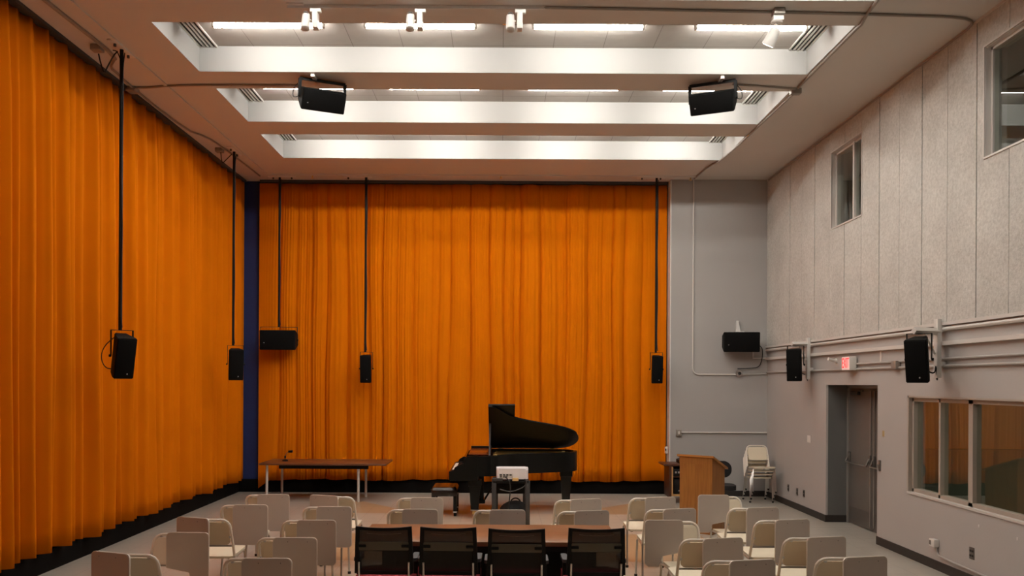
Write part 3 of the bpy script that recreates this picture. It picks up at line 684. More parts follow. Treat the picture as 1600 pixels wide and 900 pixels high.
wplate('wall_outlet', 1232, 762, 0.075, 0.115, 'plate', 'leftmost of three low metal outlets left of the doors', 'outlet', hole=S2)
wplate('wall_outlet', 1246, 768, 0.075, 0.115, 'plate', 'middle of three low metal outlets left of the doors', 'outlet', hole=S2)
wplate('wall_outlet', 1256.5, 771, 0.075, 0.115, 'plate', 'rightmost of three low metal outlets left of the doors', 'outlet', hole=S2)
wplate('wall_outlet', 1519, 864.5, 0.09, 0.125, 'plate', 'metal double outlet below the booth window', 'outlet', hole=[(0.02, 0.025), (0.02, -0.025), (-0.02, 0.025), (-0.02, -0.025)])
wplate('notice_sign', 1380.5, 677.5, 0.06, 0.075, 'tan', 'small tan tag on the wall right of the doors', 'tag', d=0.004)
t = wplate('key_switch', 1375.3, 727.5, 0.05, 0.14, 'plate', 'metal key switch plate at the right edge of the door recess', 'switch', d=0.02)
MB().cyl((-0.02, 0, 0.0), (-0.035, 0, 0.0), 0.014, n=12).build('key_cylinder', 'chrome', t)
for (px, py, l) in ((1529.5, 822, 'upper white chip mark on the wall under the booth window'), (1590, 842, 'white chip mark near the right edge under the booth window')):
    p = wz(px, py); tag(MB().box((XR-0.001, p[1], p[2]), (0.004, 0.018, 0.03), bevel=0.001).build('wall_plug', 'whitepl'), l, 'plug')
# surface box and conduit low on the wall
p = wz(1463.5, 848); t = thing('surface_box', 'white surface box low on the right wall with conduit below', 'box', p)
MB().box((-0.03, 0, 0), (0.06, 0.115, 0.085), bevel=0.006).build('box_body', 'whitepl', t)
MB().box((-0.062, 0.03, 0), (0.006, 0.03, 0.05), bevel=0.002).build('button', 'plate', t)
q = wz(1480, 873)
pipe('conduit', smooth_poly([(XR-0.015, p[1]-0.03, p[2]-0.04), (XR-0.015, p[1]-0.03, p[2]-0.10), (XR-0.015, p[1]-0.10, p[2]-0.15), (XR-0.015, 6.2, p[2]-0.17)], 2), 0.012, 'greypipe', 'low conduit running right from the white surface box', group=GP)

# end wall fittings
def ez(px, py): return at(px, py, YB)
GE = 'conduits on the grey end wall'
a_ = ez(1083.5, 285); b_ = ez(1085, 585); c_ = ez(1150, 584); y = YB-0.02
pipe('conduit', [(a_.x, y, ZC-0.01), (a_.x, y, b_.z+0.11)] + [(a_.x+0.11-0.11*math.cos(q), y, b_.z+0.11-0.11*math.sin(q)) for q in (R(22), R(45), R(68), R(90))] + [(c_.x, y, b_.z)], 0.013, 'railmetal', 'tall conduit down the grey end wall bending to the speaker outlet', group=GE)
pipe('conduit', [(c_.x+0.1, y, b_.z), (XR-0.01, y, b_.z+0.015)], 0.013, 'greypipe', 'short conduit from speaker outlet to the right corner', group=GE)
k_ = ez(1150, 560); k0 = ez(1176, 553); k1 = ez(1198, 560)
pipe('conduit', [(k0.x, y, k0.z+0.1), (k0.x, y, k1.z), (XR-0.01, y, k1.z)], 0.018, 'railmetal', 'pale raceway under the sideways speaker into the right corner', group=GE)
d_ = ez(1060, 675.5); e_ = ez(1200, 673)
pipe('conduit', [(d_.x+0.04, y, d_.z), (XR-0.01, y, d_.z)], 0.014, 'railmetal', 'level conduit across the lower grey end wall', group=GE)
p = ez(1153.5, 583.5); t = thing('speaker_outlet', 'round metal outlet box below the sideways wall speaker', 'outlet', (p.x, YB, p.z))
MB().cyl((0, 0, 0), (0, -0.05, 0), 0.06, n=20).build('box_body', 'chrome', t); MB().cyl((0.01, -0.05, 0), (0.01, -0.075, 0), 0.028, n=14).build('plug', 'rubber', t)
p = ez(1060, 676); t = thing('wall_outlet', 'square outlet box at the left end of the low end wall conduit', 'outlet', (p.x, YB, p.z))
MB().box((0, -0.025, 0), (0.10, 0.05, 0.115), bevel=0.005).build('box_body', 'conduit', t); MB().box((0, -0.052, 0), (0.03, 0.006, 0.06), bevel=0.002).build('socket', 'whitepl', t)
p = at(1043.5, 703.5, YB-0.02); t = thing('curtain_control', 'white curtain switch at the right edge of the end curtain', 'switch', (3.105, YB+0.02, p.z))
MB().box((-0.03, 0, 0), (0.05, 0.07, 0.125), bevel=0.006).build('box_body', 'whitepl', t); MB().box((-0.05, -0.037, 0.01), (0.02, 0.006, 0.04), bevel=0.002).build('toggle', 'rubber', t)

# ================================================================== PIANO
PX, PY = 0.2, 13.7
M['lidblack'] = mat('black lid finish', (0.004, 0.004, 0.004), 0.4, spec=0.15)
M['deskred'] = mat('red brown curtain reflection', (0.16, 0.035, 0.008), 0.2)  # reddish colour imitates the orange curtain reflected in the polished desk
t = thing('grand_piano', 'black grand piano with raised lid before the end curtain', 'piano', (PX, PY, 0))
spine = [(-0.62, 0.73), (-0.62, -0.74), (-0.25, -0.74)]
bent = [(-0.36, -0.74), (-0.27, -0.70), (-0.17, -0.56), (-0.06, -0.42), (0.10, -0.32), (0.30, -0.235), (0.52, -0.155), (0.72, -0.075), (0.88, 0.02), (1.0, 0.14), (1.06, 0.31), (1.04, 0.50), (0.92, 0.67), (0.72, 0.73)]
bent = smooth_poly(bent, 2)
outline = [(-0.62, 0.73), (-0.62, -0.74)] + bent
def inset(poly, d):
    n = len(poly); out = []
    for i in range(n):
        a, b, c = Vector(poly[i-1]), Vector(poly[i]), Vector(poly[(i+1) % n])
        n1 = Vector((-(b-a).y, (b-a).x)).normalized(); n2 = Vector((-(c-b).y, (c-b).x)).normalized()
        q = (n1+n2); q = q.normalized() if q.length > 1e-6 else n1
        out.append(tuple(b + q*d/max(0.5, q.dot(n1))))
    return out
inn = inset(outline, 0.06)
b = MB(); n = len(outline); z0, z1 = 0.665, 0.975
vo = [[b.bm.verts.new((x, y, z)) for x, y in outline] for z in (z0, z1)]; vi = [[b.bm.verts.new((x, y, z)) for x, y in inn] for z in (z0, z1)]
for k in range(n):
    j = (k+1) % n
    b.bm.faces.new((vo[0][k], vo[0][j], vo[1][j], vo[1][k])); b.bm.faces.new((vi[0][j], vi[0][k], vi[1][k], vi[1][j]))
    b.bm.faces.new((vo[1][k], vo[1][j], vi[1][j], vi[1][k])); b.bm.faces.new((vo[0][j], vo[0][k], vi[0][k], vi[0][j]))
b.build('rim', 'satin', t)
MB().prism(inn, 0.70, 0.72).build('soundboard', 'oaktop', t, smooth=False)
b = MB().prism(inset(outline, 0.075), 0.895, 0.915); 
pl = b.build('iron_plate', 'gold', t, smooth=False)
b = MB()
for k in range(6):
    yy = -0.5 + k*0.2; b.tube([(-0.3, yy, 0.925), (0.55+0.05*k, min(0.62, yy*0.35+0.36), 0.925)], 0.014, 6)
b.build('plate_bars', 'gold', pl)
b = MB()
for k in range(40):
    yy = -0.62 + k*0.032; b.tube([(-0.28, yy, 0.945), (0.05+0.9*min(1, k/30), 0.2+0.011*k, 0.94)], 0.0018, 4)
b.build('strings', 'brass', pl)
MB().bb((-0.58, -0.66, 0.93), (-0.33, 0.66, 0.955)).build('pin_block_felt', 'carpetred', t, smooth=False)
# keyboard end
MB().bb((-0.98, -0.74, 0.595), (-0.55, 0.74, 0.70), bevel=0.006).build('keybed', 'satin', t)
prof = [(-0.99, 0.60), (-0.99, 0.735), (-0.925, 0.75), (-0.90, 0.80), (-0.82, 0.845), (-0.765, 0.86), (-0.755, 0.925), (-0.70, 0.975), (-0.55, 0.975), (-0.55, 0.60)]
for s in (-1, 1): MB().prism(prof, s*0.70-0.045*(s < 0)*1, s*0.70+0.045*(s > 0), 'xz').build('arm', 'satin', t, smooth=False)
b = MB()
for k in range(52): b.bb((-0.955, -0.61+k*1.22/52+0.0006, 0.715), (-0.80, -0.61+(k+1)*1.22/52-0.0006, 0.742))
b.build('white_keys', 'ivory', t, smooth=False)
b = MB(); pat = [1, 1, 0, 1, 1, 1, 0]
for k in range(51):
    if pat[(k+5) % 7]: y = -0.61+(k+1)*1.22/52; b.bb((-0.90, y-0.006, 0.742), (-0.80, y+0.006, 0.754))
b.build('black_keys', 'black', t, smooth=False)
for s in (-1, 1): MB().bb((-0.955, s*0.655-0.045, 0.70), (-0.79, s*0.655+0.045, 0.755), bevel=0.006).build('cheek_block', 'satin', t)
MB().bb((-0.985, -0.70, 0.70), (-0.955, 0.70, 0.735), bevel=0.004).build('key_slip', 'satin', t)
MB().box((-0.775, 0, 0.85), (0.03, 1.39, 0.22), rot=(0, R(14), 0)).build('fallboard', 'lacquer', t)
# music desk folded flat behind the fallboard
dk = MB(); dk.bb((-0.70, -0.60, 0.978), (-0.36, 0.60, 0.996), bevel=0.004); dk.build('music_desk', 'deskred', t)
MB().bb((-0.70, 0.55, 0.99), (-0.36, 0.60, 1.03), bevel=0.004).build('desk_rail', 'satin', t)
# lid: hinge on the far side
th = R(29.5); HY, HZ = 0.73, 0.985
def lid(v):
    x, y, h = v; r = HY - y
    return (x, HY - r*math.cos(th) - h*math.sin(th)*-1*0 , HZ + r*math.sin(th)) if h == 0 else (x, HY - r*math.cos(th) + h*math.sin(th), HZ + r*math.sin(th) + h*math.cos(th))
lo = [(-0.40, 0.74), (-0.40, -0.76), (-0.34, -0.76)] + [(x*1.015+0.01, y-0.015 if y < 0.2 else y+0.01) for x, y in bent[2:]]
MB().prism(lo, 0, 0.022, fn=lid).build('lid', 'lidblack', t, smooth=False)
MB().prism(rrect(-0.40, -0.765, 0.012, 0.74, 0.01), 0.024, 0.046, fn=lid).build('front_lid_flap', 'lidblack', t, smooth=False)
b = MB()
for x in (-0.25, 0.62): b.cyl((x, 0.735, 0.975), (x+0.08, 0.735, 0.975), 0.016, n=10)
b.build('hinge', 'brass', t)
r_ = 1.49*0.62
MB().tube([(-0.375, -0.70, 0.97), (-0.375, HY - r_*math.cos(th), HZ + r_*math.sin(th)-0.004)], 0.016, 6).build('prop_stick', 'grey', t)
b = MB()
for (x, y) in ((-0.29, -0.66), (0.80, 0.03)): b.box((x, y, 0.985), (0.05, 0.02, 0.02), bevel=0.004)
b.build('lid_stop', 'brass', t)
for (x, y) in ((-0.60, -0.57), (-0.60, 0.57), (0.86, 0.22)):
    top = 0.60 if x < 0 else 0.67
    b = MB()
    b.box((x, y, top-0.05), (0.20, 0.20, 0.10), bevel=0.01); s0 = 0.085; s1 = 0.058
    poly = lambda s, z: [(x-s, y-s, z), (x+s, y-s, z), (x+s, y+s, z), (x-s, y+s, z)]
    A = [b.bm.verts.new(p) for p in poly(s0, top-0.09)]; B = [b.bm.verts.new(p) for p in poly(s1, 0.13)]
    b.bm.faces.new(A); b.bm.faces.new(B[::-1])
    for k in range(4): b.bm.faces.new((A[k], B[k], B[(k+1) % 4], A[(k+1) % 4]))
    lg = b.build('leg', 'satin', t, smooth=False)
    MB().box((x, y, 0.135), (0.13, 0.13, 0.02), bevel=0.003).build('ferrule', 'chrome', lg)
    q = MB(); q.cyl((x-0.02, y, 0.04), (x+0.02, y, 0.04), 0.04, n=18); q.box((x, y, 0.095), (0.075, 0.075, 0.06), bevel=0.01); q.build('caster', 'brass', lg)
b = MB(); b.box((-0.50, 0, 0.20), (0.10, 0.34, 0.06), bevel=0.01)
for s in (-1, 1): b.box((-0.50, s*0.11, 0.41), (0.05, 0.045, 0.38)); b.tube([(-0.47, s*0.12, 0.2), (-0.18, s*0.05, 0.665)], 0.010, 6)
for s in (-1, 0, 1): b.box((-0.60, s*0.075, 0.165), (0.14, 0.04, 0.012), bevel=0.003)
b.build('pedal_lyre', 'satin', t)

# bench
t = thing('piano_bench', 'tufted black leather piano bench at the keyboard end', 'bench', (-0.885, 13.62, 0))
def cush(u, v):
    x = (u-0.5)*0.40; y = (v-0.5)*0.62
    e = min(1, 9*min(u, 1-u)) ; f = min(1, 9*min(v, 1-v)); z = 0.405 + 0.05*math.sqrt(max(0, e*(2-e)))*math.sqrt(max(0, f*(2-f)))
    for i in range(2):
        for j in range(4):
            d = (x-(i-0.5)*0.2)**2 + (y-(j-1.5)*0.155)**2; z -= 0.013*math.exp(-d/0.0008)
    return (x, y, z)
MB().grid(30, 42, cush).build('cushion', 'carpetred', t)
b = MB()
for i in range(2):
    for j in range(4): b.lathe([(0.008, 0), (0.012, 0.004), (0.004, 0.009)], ((i-0.5)*0.2, (j-1.5)*0.155, 0.440), 10)
b.build('tuft_buttons', 'rubber', t)
MB().bb((-0.20, -0.31, 0.31), (0.20, 0.31, 0.41), bevel=0.012).build('padded_box', 'carpetred', t)
for s in (-1, 1):
    MB().cyl((s*0.2, 0, 0.36), (s*0.235, 0, 0.36), 0.025, n=14).build('height_knob', 'black', t)
    for q in (-1, 1):
        lg = MB().bb((s*0.17-0.028, q*0.27-0.028, 0.06), (s*0.17+0.028, q*0.27+0.028, 0.33)).build('leg', 'satin', t)
        MB().bb((s*0.17-0.022, q*0.27-0.022, 0), (s*0.17+0.022, q*0.27+0.022, 0.06)).build('foot', 'black', lg); MB().bb((s*0.17-0.03, q*0.27-0.03, 0.055), (s*0.17+0.03, q*0.27+0.03, 0.075)).build('ferrule', 'whitepl', lg)

# ================================================================== PROJECTOR AND CART
cyp = 11.8; zt = 0.752
xl = at(772, 745, cyp).x; xr = at(824.5, 745, cyp).x; cw = xr-xl
t = thing('projector_cart', 'dark grey cart with posts holding the white projector', 'cart', ((xl+xr)/2, cyp+0.22, 0))
MB().bb((-cw/2-0.02, -0.25, zt-0.05), (cw/2+0.02, 0.25, zt-0.012), bevel=0.006).build('top_shelf', 'black', t)
MB().bb((-cw/2-0.03, -0.255, zt-0.02), (-cw/2+0.12, -0.2, zt+0.02), bevel=0.006).build('side_handle', 'grey', t)
for s in (-1, 1):
    for q in (-1, 1):
        xx = s*(cw/2) - (0.035*s if q > 0 else 0)
        lg = MB().bb((xx-0.032*(1 if q < 0 else 0.6), q*0.22-0.03, 0.07), (xx+0.032*(1 if q < 0 else 0.6), q*0.22+0.03, zt-0.04 + (0.03 if q < 0 else 0)), bevel=0.008).build('post', 'grey', t)
        MB().cyl((xx-0.014, q*0.22, 0.036), (xx+0.014, q*0.22, 0.036), 0.036, n=16).build('caster', 'rubber', lg)
MB().bb((-cw/2, -0.22, 0.16), (cw/2, 0.22, 0.185), bevel=0.004).build('lower_shelf', 'black', t)
MB().bb((-cw/2+0.03, 0.12, zt-0.24), (cw/2-0.03, 0.15, zt-0.05), bevel=0.006).build('back_panel', 'black', t)
pj = thing('projector', 'white projector on the dark cart before the piano', 'projector', (at(800.5, 740, cyp).x, cyp+0.14, zt-0.012))
b = MB().prism(rrect(-0.22, -0.15, 0.22, 0.15, 0.035), 0.018, 0.165)
bmesh.ops.bevel(b.bm, geom=[e for e in b.bm.edges if all(v.co.z > 0.16 for v in e.verts)], offset=0.02, segments=3, affect='EDGES')
b.build('body', mat('white projector plastic', (0.86, 0.84, 0.86), 0.4), pj)
MB().bb((-0.185, -0.152, 0.03), (0.01, -0.147, 0.095), bevel=0.002).build('port_panel', 'whitepl', pj)
b = MB()
for k in range(4): b.bb((-0.175+0.045*k, -0.155, 0.068), (-0.143+0.045*k, -0.150, 0.086))
for k in range(3): b.bb((-0.17+0.04*k, -0.155, 0.044), (-0.145+0.04*k, -0.150, 0.058))
b.build('ports', 'rubber', pj)
b = MB()
for s in (-1, 1):
    for q in (-1, 1): b.cyl((s*0.17, q*0.11, 0), (s*0.17, q*0.11, 0.02), 0.016, n=10)
b.build('foot', 'rubber', pj)
MB().cyl((0.12, 0.148, 0.09), (0.12, 0.17, 0.09), 0.05, n=24).build('lens', 'rubber', pj)
pc = pj.location
tag(MB().bb((pc.x-0.0, pc.y-0.215, zt-0.012), (pc.x+0.085, pc.y-0.175, zt+0.03), bevel=0.004).build('video_adapter', 'yellow'), 'small yellow adapter in front of the projector', 'adapter')
pipe('power_cord', smooth_poly([(pc.x-0.10, pc.y-0.16, zt+0.04), (pc.x-0.09, pc.y-0.24, zt+0.04), (pc.x-0.02, pc.y-0.27, zt-0.02), (pc.x-0.04, pc.y-0.27, 0.45), (pc.x-0.09, pc.y-0.2, 0.22), (pc.x-0.08, pc.y-0.10, 0.191)], 2), 0.008, 'rubber', 'black cord hanging from the projector to the bag', 'cord')
pipe('power_cord', smooth_poly([(pc.x-0.17, pc.y-0.26, zt-0.12), (pc.x-0.02, pc.y-0.275, zt-0.16), (pc.x+0.16, pc.y-0.26, zt-0.09), (pc.x+0.20, pc.y-0.27, zt-0.02), (pc.x+0.17, pc.y-0.24, zt+0.02)], 2), 0.007, 'grey', 'cord looped under the top of the projector cart', 'cord')
def blob(u, v):
    a = 2*PI*u; e = (v-0.5)*PI; rr = 1+0.08*math.sin(3*a+2*e)+0.05*math.sin(5*a)
    return (0.19*rr*math.cos(a)*math.cos(e), 0.14*rr*math.sin(a)*math.cos(e), 0.125*math.sin(e)*(1+0.12*math.sin(2*a)*math.cos(e)) + 0.125)
b = MB().grid(32, 14, blob); bmesh.ops.remove_doubles(b.bm, verts=b.bm.verts, dist=1e-4)
t = thing('equipment_bag', 'slumped black bag on the lower shelf of the projector cart', 'bag', (pc.x+0.03, cyp+0.2, 0.185))
b.build('bag_body', 'bagcloth', t)
MB().tube(arc((0.02, 0, 0.215), 0.07, R(10), R(170), 10), 0.010, 6).build('handle', 'rubber', t)

# ================================================================== LEFT TABLE
TX0, TX1, TYn, TYf, TZ = -4.18, -1.985, 14.72, 15.62, 0.675
t = thing('long_table', 'long brown table with grey tube legs at the far left', 'table', ((TX0+TX1)/2, (TYn+TYf)/2, 0))
w = (TX1-TX0)/2; d = (TYf-TYn)/2
MB().bb((-w, -d, TZ-0.032), (w, d, TZ), bevel=0.005).build('tabletop', 'walnut', t)
MB().bb((-w+0.32, -d+0.10, TZ-0.10), (w-0.32, -d+0.13, TZ-0.032)).build('apron', 'black', t, smooth=False)
MB().bb((-w+0.32, d-0.13, TZ-0.10), (w-0.32, d-0.10, TZ-0.032)).build('apron', 'black', t, smooth=False)
lx0 = at(417, 750, 14.85).x - (TX0+TX1)/2; lx1 = at(560, 750, 14.85).x - (TX0+TX1)/2
for (x, y) in ((lx0, -d+0.13), (lx1, -d+0.13), (lx0+0.10, d-0.13), (lx1+0.03, d-0.13)):
    MB().cyl((x, y, 0.0), (x, y, TZ-0.03), 0.022, n=14).build('leg', 'railmetal', t)
p = at(450, 712, 15.2)
t = thing('gooseneck_microphone', 'small black gooseneck microphone on the brown table', 'microphone', (p.x-0.05, 15.2, TZ))
MB().lathe([(0.05, 0), (0.05, 0.015), (0.02, 0.03)], n=18).build('base', 'black', t)
MB().tube(smooth_poly([(0, 0, 0.02), (0, 0, 0.09), (0.03, 0, 0.15), (0.08, 0, 0.17)], 2), 0.005, 6).build('gooseneck', 'grey', t)
MB().box((0.0, 0, 0.07), (0.03, 0.03, 0.05), bevel=0.008).build('clip', 'black', t)
MB().cyl((0.06, 0, 0.168), (0.13, -0.01, 0.172), 0.02, 0.024, n=14).build('mic_head', 'black', t)

# ================================================================== LECTERN, RACK, TASK CHAIR
LYY = 11.9
p = at(1091, 800, LYY)
t = thing('lectern', 'oak lectern with sloped top at the right of the stage', 'lectern', (p.x+0.10, LYY+0.20, 0), R(-38))
W, D, Hf, Hb = 0.245, 0.21, 1.10, 0.93
MB().bb((-W, -D, 0.0), (W, -D+0.022, Hf-0.03)).build('front_panel', 'oak', t, smooth=False)
for s in (-1, 1): MB().prism([(-D+0.022, 0.0), (D, 0.0), (D, Hb-0.035), (-D+0.022, Hf-0.03)], s*W-0.022*(s > 0), s*W+0.022*(s < 0), 'yz').build('side_panel', 'oak', t, smooth=False)
MB().prism([(-D-0.03, Hf-0.005), (-D-0.03, Hf-0.03), (D+0.05, Hb-0.055), (D+0.05, Hb-0.03)], -W-0.03, W+0.03, 'yz').build('reading_top', 'oaktop', t, smooth=False)
MB().bb((-W+0.02, -D+0.02, 0.5), (W-0.02, D-0.02, 0.52)).build('shelf', 'oak', t, smooth=False)
MB().bb((-W-0.002, -D-0.006, Hf-0.13), (W+0.002, -D, Hf-0.032)).build('frieze', 'oak', t, smooth=False)

ry = 15.1; rx0 = at(1043.5, 750, ry).x
t = thing('equipment_rack', 'dark wooden audio rack half hidden behind the lectern', 'rack', (rx0+0.32, ry, 0))
for x in (-0.32, 0.32): MB().bb((x-0.02, -0.24, 0.10), (x+0.02, 0.24, 0.66), bevel=0.003).build('side_panel', 'cherry', t)
for x in (-0.29, 0.29): MB().bb((x-0.012, -0.25, 0.15), (x+0.012, -0.24, 0.64)).build('edge_strip', 'pine', t, smooth=False)
MB().bb((-0.44, -0.26, 0.655), (0.36, 0.26, 0.685), bevel=0.003).build('top_board', 'cherry', t)
MB().bb((-0.30, -0.25, 0.13), (0.30, 0.24, 0.16)).build('bottom_shelf', 'pine', t, smooth=False)
MB().bb((-0.30, -0.24, 0.455), (0.30, 0.24, 0.47)).build('middle_shelf', 'cherry', t, smooth=False)
MB().bb((-0.30, 0.22, 0.15), (0.30, 0.235, 0.65)).build('back_panel', 'black', t, smooth=False)
for x in (-0.27, 0.27):
    for y in (-0.2, 0.2): MB().cyl((x-0.012, y, 0.05), (x+0.012, y, 0.05), 0.05, n=14).build('caster', 'rubber', t)
def gear(name, lab, z, h, wide, bits):
    g = thing(name, lab, 'audio equipment', (rx0+0.32, ry, z))
    MB().bb((-wide/2, -0.20, 0), (wide/2, 0.18, h), bevel=0.004).build('case', 'black', g)
    b = MB()
    for (x, zz, w_, h_) in bits: b.bb((x-w_/2, -0.206, zz-h_/2), (x+w_/2, -0.199, zz+h_/2))
    b.build('buttons', 'badge', g, smooth=False)
gear('audio_mixer', 'black mixer with a row of pale buttons in the rack', 0.47, 0.13, 0.54, [(-0.22+0.05*k, 0.07, 0.03, 0.035) for k in range(10)])
gear('audio_amplifier', 'tall black amplifier with white sticker low in the rack', 0.16, 0.26, 0.50, [(-0.10, 0.19, 0.10, 0.045), (-0.15, 0.06, 0.05, 0.02)])
t = thing('record_player', 'flat black player case on top of the audio rack', 'player', (rx0+0.40, ry, 0.685))
MB().prism([(-0.22, 0), (0.28, 0), (0.28, 0.10), (-0.10, 0.10), (-0.22, 0.055)], -0.18, 0.18, 'xz').build('case', 'black', t, smooth=False)
MB().box((-0.16, -0.10, 0.08), (0.03, 0.03, 0.04), bevel=0.006).build('knob', 'rubber', t)

ty = 13.4; tp = at(1137, 740, ty)
t = thing('task_chair', 'black task chair peeking out right of the lectern', 'chair', (tp.x-0.10, ty, 0), R(175))
b = MB().prism(rrect(-0.19, -0.13, 0.19, 0.13, 0.12, 8), -0.03, 0.03, 'xz')
bmesh.ops.bevel(b.bm, geom=[e for e in b.bm.edges if abs(e.calc_face_angle(0)) > 1], offset=0.018, segments=2, affect='EDGES')
b.xf(Matrix.Translation((0, -0.20, 0.73))).build('backrest', 'bagcloth', t)
b = MB().prism(rrect(-0.21, -0.20, 0.21, 0.21, 0.10, 6), 0.44, 0.51); b.build('seat', 'bagcloth', t)
MB().tube(smooth_poly([(0, 0, 0.43), (0, -0.22, 0.44), (0, -0.25, 0.55), (0, -0.235, 0.75)], 2), 0.02, 8).build('back_support', 'black', t)
MB().cyl((0, 0, 0.12), (0, 0, 0.44), 0.028, n=14).build('column', 'black', t)
for k in range(5):
    a = 2*PI*k/5+0.3; ll = MB().tube([(0, 0, 0.13), (0.27*math.cos(a), 0.27*math.sin(a), 0.085)], 0.02, 6).build('base_leg', 'black', t)
    MB().cyl((0.27*math.cos(a)-0.015, 0.27*math.sin(a), 0.03), (0.27*math.cos(a)+0.015, 0.27*math.sin(a), 0.03), 0.03, n=14).build('caster', 'rubber', ll)
# dark cloth / cable heap on the floor
p = at(1018, 775, 15.0)
def heap(u, v):
    a = 2*PI*u; r = v; k = 1+0.2*math.sin(2*a+1)+0.12*math.sin(5*a)
    return (0.20*r*k*math.cos(a), 0.13*r*k*math.sin(a), 0.06*(1-r**2)*(1+0.4*math.sin(3*a)*r)+0.004)
b = MB().grid(30, 9, heap); bmesh.ops.remove_doubles(b.bm, verts=b.bm.verts, dist=1e-4)
tag(b.build('cable_cover', 'bluecloth', loc=(p.x, 15.0, 0)), 'dark blue cloth heap on the floor left of the audio rack', 'cloth')
# ================================================================== TABLET CHAIRS
def rec(z):                      # the lean of the back: y at a height
    return -0.17 - (z-0.43)*0.35
def chair_frame(t, tab):
    b = MB(); hw = 0.187; r = 0.075; zt = 0.79
    left = [(-hw-0.006, rec(0.43), 0.43), (-hw-0.003, rec(0.55), 0.55), (-hw+0.004, rec(zt-r), zt-r)]
    top = [(-hw+0.004+r-r*math.cos(a), rec(zt-r+r*math.sin(a)), zt-r+r*math.sin(a)) for a in (R(20), R(45), R(70), R(90))]
    pts = left + top; pts = pts + [(-x, y, z) for x, y, z in pts[::-1]]
    b.tube(pts, 0.0135, 8)
    b.build('back_frame', 'frame', t)
    MB().prism(rrect(-0.166, 0.54, 0.166, 0.768, 0.045), 0.0, 0.012, 'xz', fn=lambda v: (v[0], v[1]+rec(v[2])+0.012-0.10*(0.16**2-v[0]**2)*2.0, v[2])).build('backrest', 'cream', t, smooth=False)
    b = MB(); b.tube([(-0.185, rec(0.53)+0.004, 0.53), (0.185, rec(0.53)+0.004, 0.53)], 0.009, 6); b.build('back_bar', 'conduit', t)
    b = MB()
    for (x, z) in ((-0.12, 0.772), (0.12, 0.772), (-0.172, 0.62), (0.172, 0.62)): b.cyl((x, rec(z)-0.008, z), (x, rec(z)+0.012, z), 0.012, n=8)
    b.build('back_bolts', 'badge', t)
    def sf(v):
        x, y, h = v; f = (y+0.18)/0.40; return (x*(0.90+0.12*f), y, 0.425+0.04*f+h - (0.012*max(0, f-0.8)/0.2))
    b = MB().prism(rrect(-0.195, -0.18, 0.195, 0.23, [0.07, 0.07, 0.03, 0.03], 6), -0.022, 0.0, fn=sf)
    b.build('seat', 'cream', t, ang=50)
    b = MB()
    for s in (-1, 1): b.cyl((s*0.16, 0.17, 0.43), (s*0.16, 0.17, 0.447), 0.016, n=8); b.cyl((s*0.14, -0.15, 0.395), (s*0.14, -0.15, 0.415), 0.016, n=8)
    b.build('seat_bumpers', 'rubber', t)
    for s in (-1, 1):
        for pts in ([(s*0.193, rec(0.43), 0.435), (s*0.193, rec(0.43)-0.005, 0.36), (s*0.200, -0.23, 0.012)], [(s*0.170, 0.14, 0.435), (s*0.192, 0.165, 0.40), (s*0.200, 0.20, 0.012)]):
            l = MB().tube(pts, 0.0115, 8).build('leg', 'chrome', t)
            e = pts[-1]; MB().cyl((e[0], e[1], 0), (e[0], e[1], 0.028), 0.017, n=10).build('glide', 'rubber', l)
        b = MB().tube([(s*0.193, rec(0.43), 0.405), (s*0.185, 0.15, 0.42)], 0.010, 6); b.build('side_rail', 'chrome', t)
